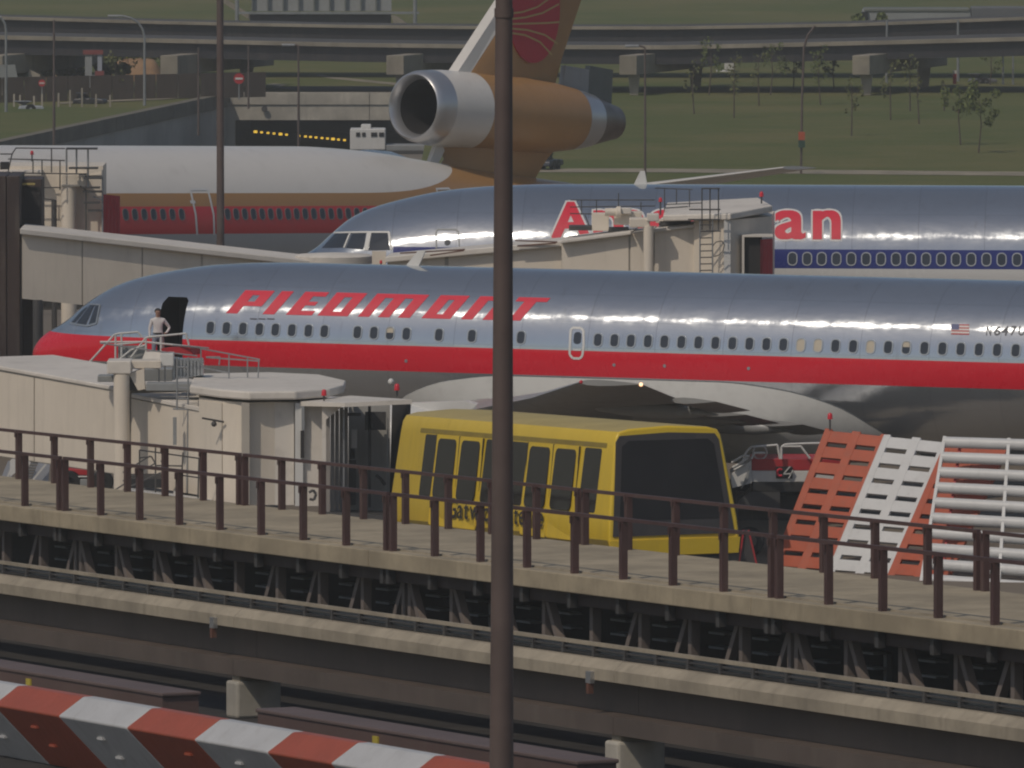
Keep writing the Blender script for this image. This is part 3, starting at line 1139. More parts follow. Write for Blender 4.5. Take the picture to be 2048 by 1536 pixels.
m = MB()
ec, er = fin_at(1066, 22), 2.0
pts = [fin_at(1068 + 52 * math.cos(R(a)), 18 + 108 * math.sin(R(a))) for a in range(0, 360, 8)]
m.prism(pts, (0, .15, 0))
m.build('emblem', M['emblem'], co, local=True)
M['emblem_gold'] = paint('emblem_gold', (0.46, 0.33, 0.12), 0.4, 0.06, 2, 0.03)
m = MB()
for arc in ([(1022, 27), (1045, 24), (1075, 14), (1100, -4)], [(1022, 38), (1050, 35), (1085, 26), (1118, 8)], [(1022, 48), (1060, 47), (1095, 46), (1119, 44)],
            [(1022, 57), (1055, 60), (1090, 70), (1116, 88)], [(1022, 66), (1050, 70), (1080, 84), (1104, 110)], [(1040, -40), (1060, -20), (1070, 0)]):
    ps = [fin_at(x, y, .012) for x, y in arc]
    dense = []
    for i in range(len(ps) - 1):
        for k in range(4): dense.append(ps[i].lerp(ps[i + 1], k / 4))
    dense.append(ps[-1])
    for a, b in zip(dense[:-1], dense[1:]):
        t = Vector((0, 1, 0)).cross(b - a).normalized() * 0.035
        m.quad(a - t, a + t, b + t, b - t)
m.build('emblem_lines', M['emblem_gold'], co, local=True, fix=False)
# tailplane
m = wing_mesh([(43.4, 48.9, 0.55, -1.4, 6.35), (49.75, 51.8, 0.14, -10.9, 8.1)])
m.build('tailplane', M['white_gloss'], co, local=True, smooth=50)
m = wing_mesh([(43.4, 48.9, 0.55, 1.4, 6.35), (49.75, 51.8, 0.14, 10.9, 8.1)])
m.build('tailplane', M['bare'], co, local=True, smooth=50)
for sy in (-5.2, 5.2):
    for gx in (28.5, 30.1): gear(co, gx, sy, .65, 1.0, 1.3)
    leg(co, 29.3, sy, .9, 4.2, .2)

# ================================================================ jet bridges
def face_box(m, pl, pr, depth, Yl, Yr, ybl, ybr, straight=False):
    """box whose near face has top corners pl, pr and bottom photo rows ybl, ybr; extends depth metres away"""
    a, b = W(*pl, Yl), W(*pr, Yr)
    c, d = W(pl[0], ybl, Yl), W(pr[0], ybr, Yr)
    t = (b - a)
    n = Vector((-t.y, t.x, 0)).normalized() * depth
    if n.y < 0: n = -n
    if straight: n = Vector((0, depth, 0))
    m.hexa([c, d, d + n, c + n, a, b, b + n, a + n])
    return a, b, c, d, n


def panels(parent, pl, pr, Yl, Yr, ybl, ybr, k, depth=0.05, mat='beige', gap=0.012, name='wall_panel', skip=()):
    """k separate cladding panels on a wall face"""
    for i in range(k):
        if i in skip: continue
        u0, u1 = i / k + gap / 2, (i + 1) / k - gap / 2
        m = MB()
        tl, tr, bl, br = W(*pl, Yl), W(*pr, Yr), W(pl[0], ybl, Yl), W(pr[0], ybr, Yr)
        e = Vector((0, -depth, 0))
        t0, t1, b0, b1 = tl.lerp(tr, u0) + e, tl.lerp(tr, u1) + e, bl.lerp(br, u0) + e, bl.lerp(br, u1) + e
        n = Vector((0, depth, 0))
        m.hexa([b0, b1, b1 + n, b0 + n, t0, t1, t1 + n, t0 + n])
        m.build(name, M[mat], parent)


def pbar(m, pts, Y, r, n=6):
    m.path([W(x, y, Y) for x, y in pts], r, n)


def pbox(m, x0, y0, x1, y1, Y, d):
    """upright box: photo rectangle at distance Y, d metres deep"""
    a, b, c, e = W(x0, y1, Y), W(x1, y1, Y), W(x1, y0, Y), W(x0, y0, Y)
    n = Vector((0, d, 0))
    m.hexa([a, b, b + n, a + n, e, c, c + n, e + n])
    return m


def beacon(px, py, Y, label, r=0.06, post=0.35):
    base = W(px, py, Y)
    t = thing('warning_beacon', label, 'beacon', base - Vector((0, 0, post)), 'red warning beacons on the jet bridges and fence')
    MB().tube(base - Vector((0, 0, post)), base - Vector((0, 0, r)), .028, .028, 8).build('stem', M['steel_dark'], t)
    m = MB()
    m.lathe(base - Vector((0, 0, r)), (0, 0, 1), [(0, r * 1.15), (.02, r * 1.15), (.02, r), (r * 1.8, r * .95), (r * 2.3, r * .6), (r * 2.45, .004)], 12)
    m.build('lens', M['red_lens'], t, smooth=60)


# ---------------------------------------------------------------- gate tower at the left edge
gt = thing('gate_tower', 'dark brown clad gate tower at the left edge of the apron', 'tower', (W(0, 600, 327).x, 333, 0))
for x0, y0, x1, Yn, dp, nm in ((-70, 352, 14, 330.5, 3.2, 'cladding'), (14, 352, 41, 330.5, 3.2, 'cladding'), (41, 358, 85, 332.4, 2.0, 'side_box')):
    m = MB()
    z1 = W(x0, y0, Yn).z
    a, b = W(x0, 500, Yn), W(x1, 500, Yn)
    z0 = 0 if nm == 'cladding' else W(0, 462, Yn).z
    m.hexa([(a.x, Yn, z0), (b.x - .02, Yn, z0), (b.x - .02, Yn + dp, z0), (a.x, Yn + dp, z0), (a.x, Yn, z1), (b.x - .02, Yn, z1), (b.x - .02, Yn + dp, z1), (a.x, Yn + dp, z1)])
    m.build(nm, M['brown_dark'], gt, bevel=.03)
m = MB()
pbox(m, 44, 598, 82, 740, 332.4, 1.6)
m.build('lower_box', M['brown_dark'], gt)
m = MB()
pbox(m, 40, 366, 70, 370, 332.2, .05)
M['lamp_strip'] = paint('yellow_edge_strip', (0.45, 0.36, 0.12), .5, .2, 2, .2)
m.build('edge_strip', M['lamp_strip'], gt)
m = MB()
pbox(m, 39, 374, 80, 440, 332.34, .04)
m.build('door_panel', M['dark'], gt)

# ---------------------------------------------------------------- bridge behind the silver nose (long sloping tunnel)
j2 = thing('jet_bridge', 'long beige sloping jet bridge tunnel behind the red nose', 'jet bridge', (W(300, 600, 332).x, 333, 0))
m = MB()
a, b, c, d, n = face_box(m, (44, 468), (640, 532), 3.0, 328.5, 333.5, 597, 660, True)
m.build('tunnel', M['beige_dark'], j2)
panels(j2, (44, 468), (640, 532), 328.5, 333.5, 597, 660, 5, .04, gap=.004)
m = MB()
a, b = W(40, 457, 328.2), W(645, 524, 333.2)
th = Vector((0, 0, -.19))
m.hexa([a + th, b + th, b + n * 1.08 + th, a + n * 1.08 + th, a, b, b + n * 1.08, a + n * 1.08])
m.build('roof', M['beige_roof'], j2, bevel=.03)
MB().tube(W(75, 600, 328), Vector((W(75, 600, 328).x, 328, 0)), .16, .16, 12).build('support_leg', M['steel_dark'], j2, smooth=60)
MB().tube(W(600, 640, 334.5), Vector((W(600, 640, 334.5).x, 334.5, 0)), .3, .3, 14).build('support_leg', M['steel_dark'], j2, smooth=60)
m = MB()
pc = W(668, 515, 334.0)
m.lathe(pc - Vector((0, 0, .2)), (0, 0, 1), [(0, .01), (0, 1.27), (.26, 1.30), (.30, 1.22), (.36, .3), (.36, .01)], 40)
m.build('rotunda_roof', M['beige_roof'], j2, smooth=40)
m = MB()
m.lathe(pc - Vector((0, 0, 2.8)), (0, 0, 1), [(0, .01), (0, 1.15), (2.6, 1.15)], 32)
m.build('rotunda', M['beige'], j2, smooth=40)
m = MB()
pbox(m, 744, 503, 772, 530, 332.6, .5)
m.build('junction_box', M['beige'], j2)
beacon(762, 524, 332.3, 'small red beacon low beside the round bridge roof under the cockpit windows', .045, .12)

# ---------------------------------------------------------------- bridge at the blue-band airliner
j3 = thing('jet_bridge', 'beige jet bridge with red canopy reaching the blue banded airliner', 'jet bridge', (W(1250, 600, 332).x, 333, 0))
m = MB()
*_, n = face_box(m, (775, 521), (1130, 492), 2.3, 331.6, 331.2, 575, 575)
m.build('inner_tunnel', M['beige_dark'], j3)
panels(j3, (775, 521), (1130, 492), 331.6, 331.2, 575, 575, 3, .04, gap=.02)
m = MB()
a, b = W(770, 514, 331.3), W(1130, 481, 330.9)
m.hexa([a + th, b + th, b + n * 1.1 + th, a + n * 1.1 + th, a, b, b + n * 1.1, a + n * 1.1])
m.build('roof', M['beige_roof'], j3, bevel=.03)
m = MB()
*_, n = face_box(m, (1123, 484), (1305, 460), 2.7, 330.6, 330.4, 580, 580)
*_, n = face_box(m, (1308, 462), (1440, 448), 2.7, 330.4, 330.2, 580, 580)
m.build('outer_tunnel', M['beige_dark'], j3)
panels(j3, (1123, 484), (1258, 466.5), 330.6, 330.45, 580, 580, 1, .05)
panels(j3, (1261, 466.5), (1305, 460), 330.45, 330.4, 580, 580, 1, .05)
panels(j3, (1309, 461), (1392, 451), 330.4, 330.3, 580, 580, 1, .05)
for x0, y0, x1, y1, x2 in ((1121, 481, 1262, 463, 0), (1306, 459, 1396, 448, 0)):
    m = MB()
    a, b = W(x0, y0, 330.2), W(x1, y1, 330.1)
    t2 = Vector((0, 0, -.1))
    m.hexa([a + t2, b + t2, b + n * 1.08 + t2, a + n * 1.08 + t2, a, b, b + n * 1.08, a + n * 1.08])
    m.build('roof', M['beige_roof'], j3, bevel=.02)
m = MB()                                     # brown seam strips along the roof edge
for s in ([(800, 506.5), (930, 499)], [(860, 511), (928, 501)], [(1030, 481), (1115, 484)], [(1035, 492), (1112, 486)]):
    p, q = W(*s[0], 330.9), W(*s[1], 330.8)
    m.bar(p, q, .04, .045)
M['rust'] = paint('rusty_seam', (0.14, 0.06, 0.04), .7, .3, 2, .3)
m.build('roof_seam', M['rust'], j3)
tag(j3.children[-1], kind='stuff')
m = MB()
m.tube(W(1297, 452, 329.6), Vector((W(1297, 452, 329.6).x, 329.6, 0)), .17, .17, 20)
m.build('column', M['beige'], j3, smooth=60)
m = MB()
pbox(m, 1259, 437, 1300, 455, 329.5, .9)
m.build('column_head', M['beige'], j3, bevel=.03)
m = MB()
pbox(m, 1294, 428, 1318, 443, 329.4, .7)
m.build('column_cap', M['beige_roof'], j3, bevel=.03)
# equipment on the roof
for x0, y0, x1, y1, mt, nm in ((1184, 427, 1218, 462, 'beige', 'roof_cabinet'), (1228, 424, 1284, 450, 'beige', 'roof_cabinet'), (1138, 452, 1184, 461, 'steel_dark', 'cable_tray'),
                               (1216, 456, 1258, 464, 'steel_dark', 'cable_tray'), (1318, 441, 1382, 452, 'steel_dark', 'cable_tray'), (1312, 440, 1330, 446, 'beige', 'roof_cabinet')):
    m = MB()
    pbox(m, x0, y0, x1, y1, 331.3, .8)
    m.build(nm, M[mt], j3, bevel=.02)
m = MB()
m.lathe(W(1210, 424, 331.0), (1, 0, 0), [(0, .01), (0, .13), (.35, .13), (.4, .19), (.52, .19), (.52, .01)], 18)
m.build('winch_drum', M['beige'], j3, smooth=40)
m = MB()
pbox(m, 1242, 416, 1263, 428, 331.0, .4)
m.build('motor_housing', M['beige_roof'], j3, bevel=.03)
for k, pts in enumerate(([(1140, 400), (1310, 400)], [(1140, 414), (1310, 412)], [(1310, 376), (1385, 379)], [(1330, 409), (1405, 406)], [(1330, 416), (1376, 413)], [(1140, 427), (1262, 430)],
                         [(1163, 400), (1163, 430)], [(1193, 400), (1193, 430)], [(1237, 386), (1237, 424)], [(1282, 404), (1282, 428)], [(1329, 378), (1329, 440)], [(1353, 378), (1353, 408)],
                         [(1379, 380), (1379, 450)], [(1170, 430), (1180, 455)])):
    m = MB()
    pbar(m, pts, 332.2, .018)
    m.build('guard_rail', M['steel_dark'], j3)
# caged ladder
for x in (1404, 1420, 1437):
    m = MB()
    pbar(m, [(x, 376), (x, 460)], 328.5, .022)
    m.build('ladder_stile', M['steel_dark'], j3)
for x in (1400, 1425):
    m = MB()
    pbar(m, [(x, 440), (x, 548)], 328.5, .025)
    m.build('ladder_stile', M['galv'], j3)
for y, x0, x1 in ((377, 1404, 1440), (419, 1378, 1441), (439, 1376, 1440), (462, 1412, 1442)):
    m = MB()
    pbar(m, [(x0, y), (x1, y)], 328.45, .026)
    m.build('ladder_hoop', M['steel_dark'], j3)
for y in range(450, 545, 13):
    m = MB()
    pbar(m, [(1400, y), (1425, y - .5)], 328.5, .02)
    m.build('ladder_rung', M['steel_dark'], j3)
m = MB()
pbar(m, [(1425, 492), (1432, 484), (1443, 482), (1449, 489), (1446, 502), (1438, 510), (1428, 513)], 328.4, .018)
m.build('cable_loop', M['steel_dark'], j3)
# cab with canopy against the door
cabz0 = W(1450, 580, 330).z
pA, pB, pC = W(1388, 447, 330.1), W(1461, 440, 329.0), W(1543, 426, 331.4)
back = Vector((0.2, 3.6, 0))
m = MB()
lowered = lambda p: Vector((p.x, p.y, cabz0))
m.prism([lowered(p) for p in (pA, pB, pC, pC + back, pA + back)], (0, 0, W(1461, 440, 329).z - cabz0))
m.build('cab', M['beige'], j3)
m = MB()
fl_, fm_, fr_, br_, bl_ = W(1326, 430, 330.0), W(1461, 427, 328.8), W(1545, 411, 331.2), W(1517, 395, 334.6), W(1334, 405, 334.6)
dn_ = Vector((0, 0, -.21))
m.add([fl_, fm_, fr_, br_, bl_] + [p + dn_ for p in (fl_, fm_, fr_, br_, bl_)],
      [(0, 1, 2, 3, 4), (9, 8, 7, 6, 5), (0, 5, 6, 1), (1, 6, 7, 2), (2, 7, 8, 3), (3, 8, 9, 4), (4, 9, 5, 0)])
m.build('cab_roof', M['beige_roof'], j3, bevel=.04)
m = MB()
pbox(m, 1448, 440, 1461, 575, 328.95, .1)
m.build('corner_post', M['white_paint'], j3)
m = MB()
pbox(m, 1488, 474, 1524, 560, 329.5, .6)
m.build('doorway', M['dark'], j3)
m = MB()
pbox(m, 1484, 472, 1488.5, 560, 329.3, .8)
pbox(m, 1484, 470, 1546, 474, 329.3, .8)
m.build('door_frame', M['beige_roof'], j3)
m = MB()
for k in range(4):                           # pleated bellows
    x = 1521 + 6.2 * k
    a, b = W(x, 479 - k * .6, 329.4 + .55 * k), W(x + 6.2, 479 - (k + 1) * .6, 329.4 + .55 * (k + 1))
    c, d = W(x, 560, 329.4 + .55 * k), W(x + 6.2, 560, 329.4 + .55 * (k + 1))
    mid_t, mid_b = (a + b) / 2 + Vector((0, -.12, 0)), (c + d) / 2 + Vector((0, -.12, 0))
    m.quad(a, mid_t, mid_b, c)
    m.quad(mid_t, b, d, mid_b)
m.build('canopy', M['red_cloth'], j3, fix=False)
beacon(1523, 389, 331.5, 'red beacon on the roof corner of the cab beside the blue window band', .07, .3)
beacon(1321, 400, 331.0, 'red beacon above the column head of the beige bridge in front of the red name', .06, .5)

# ---------------------------------------------------------------- bridge at the gold airliner (left)
j4 = thing('jet_bridge', 'pale jet bridge cab with stairs, roof railings and red canopy at the gold banded airliner', 'jet bridge', (W(130, 520, 357).x, 357, 0))
m = MB()
pbox(m, -60, 332, 206, 560, 357.5, 3.0)
m.build('cab', M['beige'], j4)
panels(j4, (84, 350), (124, 350), 357.5, 357.5, 545, 545, 1, .05)
panels(j4, (177, 352), (205, 345), 357.5, 357.5, 545, 545, 1, .05)
m = MB()
pbox(m, 123, 349, 170, 374, 356.6, 1.0)
m.build('column_head', M['beige'], j4, bevel=.03)
m = MB()
p = W(137, 372, 356.9)
m.tube(p, Vector((p.x, p.y, 0)), .28, .28, 18)
m.build('column', M['beige'], j4, smooth=60)
m = MB()
p = W(108, 400, 356.9)
m.tube(p, Vector((p.x, p.y, 0)), .1, .1, 12)
m.build('side_post', M['steel_dark'], j4, smooth=60)
m = MB()
pbox(m, 0, 325, 17, 339, 355, .6)
m.build('roof_box', M['dark'], j4)
m = MB()
pbox(m, -20, 341, 85, 352, 356.8, 3.5)
m.build('roof_edge', M['beige_roof'], j4, bevel=.03)
m = MB()
pbox(m, 60, 331, 120, 346, 358.5, 1.2)
m.build('roof_cabinet', M['white_paint'], j4, bevel=.03)
for pts in ([(32, 296), (130, 297)], [(16, 318), (130, 321)], [(0, 308), (26, 308)], [(32, 296), (24, 308), (16, 345)], [(103, 297), (103, 345)], [(66, 320), (66, 346)], [(84, 320), (84, 350)],
            [(120, 322), (120, 380)], [(16, 346), (175, 348)], [(84, 375), (122, 375)], [(84, 397), (110, 400)], [(170, 352), (205, 352)], [(160, 372), (172, 380), (172, 470)]):
    m = MB()
    pbar(m, pts, 356.3, .024)
    m.build('guard_rail', M['steel_dark'], j4)
for x, y1 in ((133, 345), (153, 346), (176, 374), (205, 470)):
    m = MB()
    pbar(m, [(x, 296 if x < 200 else 340), (x, y1)], 356.0, .035)
    m.build('stair_post', M['galv'], j4)
for y, x0, x1 in ((297, 133, 195), (336, 138, 196), (356, 168, 204), (375, 164, 200), (383, 166, 204), (405, 168, 200), (421, 176, 204)):
    m = MB()
    a, b = W(x0, y, 356.0), W(x1, y, 356.0)
    m.bar(a, b, .5, .06)
    m.build('stair_tread', M['steel_dark'], j4)
m = MB()
pbar(m, [(186, 393), (204, 400)], 355.9, .03)
m.build('stair_brace', M['galv'], j4)
m = MB()
for k in range(5):
    x = 205 + 7 * k
    a, b = W(x, 388 + k * .8, 356.6 + .5 * k), W(x + 7, 388 + (k + 1) * .8, 356.6 + .5 * (k + 1))
    c, d = W(x, 545, 356.6 + .5 * k), W(x + 7, 545, 356.6 + .5 * (k + 1))
    e = Vector((0, -.15, 0))
    m.quad(a, (a + b) / 2 + e, (c + d) / 2 + e, c)
    m.quad((a + b) / 2 + e, b, d, (c + d) / 2 + e)
m.build('canopy', M['red_cloth'], j4, fix=False)
beacon(64, 306, 356.5, 'small red beacon among the roof railings at the far left', .06, .3)

# ---------------------------------------------------------------- near bridge on the left, open dark end towards us
j1 = thing('jet_bridge', 'large beige jet bridge at front left with round column and open dark cab end', 'jet bridge', (W(300, 900, 279).x, 280, 0))
m = MB()
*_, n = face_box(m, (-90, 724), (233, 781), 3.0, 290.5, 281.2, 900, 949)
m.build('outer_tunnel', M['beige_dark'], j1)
panels(j1, (-90, 727), (233, 783), 290.5, 281.2, 898, 947, 2, .05, gap=.006)
m = MB()
a, b = W(-90, 716, 290.3), W(234, 774, 281.0)
t2 = Vector((0, 0, -.12))
m.hexa([a + t2, b + t2, b + n * 1.06 + t2, a + n * 1.06 + t2, a, b, b + n * 1.06, a + n * 1.06])
m.build('roof', M['beige_roof'], j1, bevel=.03)
m = MB()
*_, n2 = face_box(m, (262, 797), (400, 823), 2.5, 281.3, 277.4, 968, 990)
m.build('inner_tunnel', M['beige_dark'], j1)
panels(j1, (262, 797), (400, 823), 281.3, 277.4, 968, 990, 1, .05)
m = MB()
a, b = W(262, 787, 281.1), W(402, 815, 277.2)
m.hexa([a + t2, b + t2, b + n2 * 1.06 + t2, a + n2 * 1.06 + t2, a, b, b + n2 * 1.06, a + n2 * 1.06])
m.build('roof', M['beige_roof'], j1, bevel=.02)
m = MB()
p = W(243, 748, 279.7)
m.tube(p, Vector((p.x, p.y, 0.0)), .225, .225, 28)
m.build('column', M['beige'], j1, smooth=60)
m = MB()
pbox(m, 214, 722, 262, 748, 279.5, 1.2)
m.build('column_head', M['beige_roof'], j1, bevel=.03)
m = MB()
pbox(m, 260, 722, 322, 737, 279.8, .9)
m.build('cross_beam', M['beige'], j1, bevel=.02)
m = MB()
m.prism([W(258, 748, 279.7), W(288, 737, 279.7), W(290, 778, 279.7), W(276, 781, 279.7)], (0, .5, 0))
m.build('bracket', M['beige'], j1)
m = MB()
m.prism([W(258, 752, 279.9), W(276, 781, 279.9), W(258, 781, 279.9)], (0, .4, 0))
m.build('bracket_shadow_plate', M['steel_dark'], j1)  # dark triangle standing in for the shadow cast beside the column
for x0, y0, x1, y1, mt, nm, Yq in ((288, 738, 345, 762, 'grey_paint', 'roof_cabinet', 281.4), (320, 707, 347, 732, 'white_paint', 'control_box', 279.9), (195, 752, 234, 764, 'grey_paint', 'cable_tray', 280.4),
                                   (292, 767, 388, 782, 'grey_paint', 'cable_tray', 279.2)):
    m = MB()
    pbox(m, x0, y0, x1, y1, Yq, .8)
    m.build(nm, M[mt], j1, bevel=.02)
for k in range(9):                            # ribbed aluminium housing
    m = MB()
    pbox(m, 345 + k * 7, 717 + k * .8, 350.5 + k * 7, 760 - k * 1.2, 280.6 + .03 * (k % 2), .7)
    m.build('housing_rib', M['alum'], j1)
m = MB()
pbox(m, 347, 718, 406, 752, 280.75, .5)
m.build('housing', M['grey_paint'], j1)
for pts in ([(200, 686), (318, 703), (395, 712)], [(400, 697), (520, 719)], [(412, 715), (518, 722)], [(402, 697), (402, 730)], [(458, 708), (458, 758)], [(495, 716), (495, 755)], [(518, 719), (516, 756)],
            [(402, 735), (458, 746)], [(412, 714), (440, 714), (438, 730)], [(345, 690), (418, 696)], [(330, 703), (330, 770)], [(234, 724), (318, 738), (318, 770)]):
    m = MB()
    pbar(m, pts, 280.2, .022)
    m.build('guard_rail', M['galv'], j1)
for x, y0, y1 in ((354, 714, 820), (377, 714, 986)):
    m = MB()
    pbar(m, [(x, y0), (x - 3 * (y1 > 900), y1)], 278.0, .026)
    m.build('ladder_stile', M['galv'], j1)
for y in (734, 755, 776, 797, 818):
    m = MB()
    pbar(m, [(353 - 7 * (y > 810), y), (378, y + 1)], 278.0, .022)
    m.build('ladder_rung', M['galv'], j1)
# cab: flat front with pilasters, rounded roof
zc0, zc1 = W(480, 1012, 275).z, W(480, 806, 275).z
def cabp(px, Y):
    q = W(px, 900, Y)
    return Vector((q.x, q.y, zc0))
m = MB()
plan = [cabp(398, 277.2), cabp(445, 275.8), cabp(498, 275.2), cabp(592, 275.6), cabp(656, 276.6), cabp(640, 281), cabp(400, 281)]
m.prism(plan, (0, 0, zc1 - zc0))
m.build('cab', M['beige'], j1)
for a, b in ((0, 1), (1, 2)):
    m = MB()
    q0, q1 = plan[a].lerp(plan[b], .02), plan[a].lerp(plan[b], .98)
    e = Vector((0, -.05, 0))
    m.prism([q0 + e, q1 + e, q1, q0], (0, 0, zc1 - zc0 - .06))
    m.build('wall_panel', M['beige'], j1)
m = MB()
pbox(m, 483, 806, 499, 1010, 274.9, .4)
m.build('pilaster', M['beige_dark'], j1)  # darker beige puts the shading of this post into its colour
m = MB()                                     # arched recessed door
arch = [(503, 1010), (503, 830), (508, 818), (520, 808), (540, 804), (588, 805), (588, 1010)]
m.prism([W(x, y, 275.42) for x, y in arch], (0, .08, 0))
m.build('service_door', M['beige_roof'], j1)
for x0, x1, mt in ((590, 606, 'white_paint'), (606, 648, 'beige_roof')):
    m = MB()
    pbox(m, x0, 806, x1, 1012, 275.2 + (x0 > 600) * .15, .3)
    m.build('end_frame', M[mt], j1)
m = MB()
pbox(m, 601, 862, 608, 916, 275.1, .1)
m.build('slot_window', M['dark'], j1)
m = MB()
pbox(m, 603, 812, 609, 860, 275.1, .1)
m.build('slot_panel', M['alum'], j1)
m = MB()
pbar(m, [(404, 836), (448, 844)], 275.6, .03)
m.build('lamp_bracket', M['steel_dark'], j1)
m = MB()
m.sphere(W(428, 848, 275.6), .08)
m.build('lamp', M['steel_dark'], j1, smooth=60)
m = MB()
pbox(m, 346, 835, 353, 890, 277.8, .15)
m.build('conduit', M['grey_paint'], j1)
# roof slab with rounded far end
m = MB()
zr = W(500, 800, 274.9).z
rp = [cabp(380, 277.4), cabp(440, 275.7), cabp(498, 274.8), cabp(592, 275.0), cabp(660, 276), cabp(688, 277.6), cabp(692, 279.5), cabp(640, 282), cabp(540, 283), cabp(390, 282.4)]
m.prism([Vector((p.x, p.y, zr)) for p in rp], (0, 0, .24))
m.build('cab_roof', M['beige_roof'], j1, bevel=.05)
# canopy frame round the dark open end
zt1 = W(700, 800, 275).z
m = MB()
m.hexa([W(600, 812, 275.2), W(690, 814, 273.6), W(824, 808, 273.8), W(700, 800, 277.5),
        W(600, 803, 275.2), W(690, 806, 273.6), W(824, 799, 273.8), W(700, 791, 277.5)])
m.build('canopy_roof', M['beige_roof'], j1)
m = MB()
m.prism([W(644, 806, 274.6), W(692, 807, 274.6), W(652, 839, 274.6), W(652, 1014, 274.6), W(644, 1014, 274.6)], (0, .12, 0))
m.build('canopy_edge', M['beige_roof'], j1)
inner = paint('bellows_grey', (0.30, 0.275, 0.255), .7, .3, 1.5, .2)
ingrey = paint('cab_interior_grey', (0.44, 0.43, 0.40), .6, .2, 1, .2)
for k in range(5):                            # folded grey side bellows
    m = MB()
    x = 652 + 9 * k
    pbox(m, x, 832 - 5.5 * k, x + 8, 1025, 275.0 + .25 * k, .2)
    m.build('bellows_fold', inner, j1)
m = MB()
pbox(m, 697, 806, 780, 1030, 277.6, .2)
m.build('back_wall', ingrey, j1)
m = MB()
m.hexa([W(778, 1032, 277.5), W(806, 1032, 274.2), W(812, 1032, 274.4), W(790, 1032, 278), W(784, 808, 277.5), W(816, 806, 274.2), W(822, 806, 274.4), W(796, 808, 278)])
m.build('side_curtain', M['dark'], j1)
m = MB()
m.hexa([W(650, 1034, 274.6), W(812, 1044, 273.9), W(800, 1030, 278), W(650, 1026, 278), W(650, 1024, 274.6), W(812, 1034, 273.9), W(800, 1022, 278), W(650, 1018, 278)])
m.build('cab_floor', M['steel_dark'], j1)
for x0, y0, x1, y1, mt, nm in ((703, 860, 714, 896, 'white_paint', 'notice_plate'), (686, 820, 689, 1020, 'galv', 'door_post'), (736, 810, 742, 1015, 'steel_dark', 'door_post'), (774, 836, 777, 1020, 'galv', 'door_post'),
                               (696, 826, 722, 832, 'steel_dark', 'lamp'), (700, 898, 710, 918, 'black', 'control_box'), (730, 824, 772, 860, 'steel_dark', 'roller_blind'), (697, 920, 712, 1010, 'steel_dark', 'control_desk')):
    m = MB()
    pbox(m, x0, y0, x1, y1, 276.9 if x0 > 690 else 274.9, .12)
    m.build(nm, M[mt], j1)
m = MB()
pbar(m, [(752, 950), (762, 958), (770, 970)], 276.6, .05)
pbar(m, [(618, 985), (626, 980), (632, 988), (628, 1000), (619, 998)], 274.6, .04)
m.build('cable_loop', M['steel_dark'], j1)
tag(j1.children[-1], kind='stuff')
beacon(648, 786, 275, 'red beacon on a short stem above the end frame of the front left bridge', .07, .35)
beacon(794, 775, 276, 'red beacon on the canopy of the bridge, left of the yellow car', .075, .25)
m = MB()
m.sphere(W(782, 763, 275.5), .085)
sp = m.build('round_lamp', M['white_paint'], smooth=60)
tag(sp, 'small white round lamp above the bridge canopy beside the red beacon', 'lamp')
# service stair and railings under the near bridge
sv = thing('service_steps', 'thin grey steel service stair railings below the round column of the front bridge', 'railing', W(320, 1000, 276))
for pts in ([(279, 900), (279, 990)], [(279, 900), (400, 917)], [(311, 895), (311, 1000)], [(278, 916), (303, 913), (312, 930)], [(246, 945), (300, 912)], [(246, 962), (310, 927)], [(246, 980), (322, 945)],
            [(322, 921), (328, 935)], [(366, 905), (362, 980)], [(398, 915), (396, 998)], [(312, 931), (366, 932)], [(366, 951), (408, 957)], [(222, 985), (258, 962)]):
    m = MB()
    pbar(m, pts, 275.5, .022)
    m.build('rail', M['steel_dark'], sv)
m = MB()
pbox(m, 248, 958, 330, 976, 276.5, 2)
m.build('wheel_bogie', M['black'], sv)
m = MB()
m.hexa([W(262, 990, 274), W(420, 1012, 274), W(425, 1008, 277), W(262, 985, 277), W(262, 981, 274), W(420, 1003, 274), W(425, 998, 277), W(262, 975, 277)])
m.build('base_plate', M['white_paint'], sv)

# ================================================================ elevated guideway with walkway
GA, GB = W(105, 1022, 204.0), W(1983, 1253, 165.3)
GD = (GB - GA).normalized()
GN = Vector((-GD.y, GD.x, 0)).normalized()     # away from us
if GN.y < 0: GN = -GN
GL = (GB - GA).length
SPC = 16.85 / 8


def G(a, o, h=0.0):
    return GA + GD * a + GN * o + Vector((0, 0, h))


def gbox(m, a0, a1, o0, o1, h0, h1):
    m.hexa([G(a0, o0, h0), G(a1, o0, h0), G(a1, o1, h0), G(a0, o1, h0), G(a0, o0, h1), G(a1, o0, h1), G(a1, o1, h1), G(a0, o1, h1)])
    return m


# lower service roof below the tracks
M['felt'] = ground_mat('dark_roof_felt', (0.030, 0.028, 0.028), (0.055, 0.05, 0.046), 0.5)
m = MB()
gbox(m, -30, 66, -19, 14, -3.3, -2.85)
tag(m.build('service_roof', M['felt']), kind='structure')

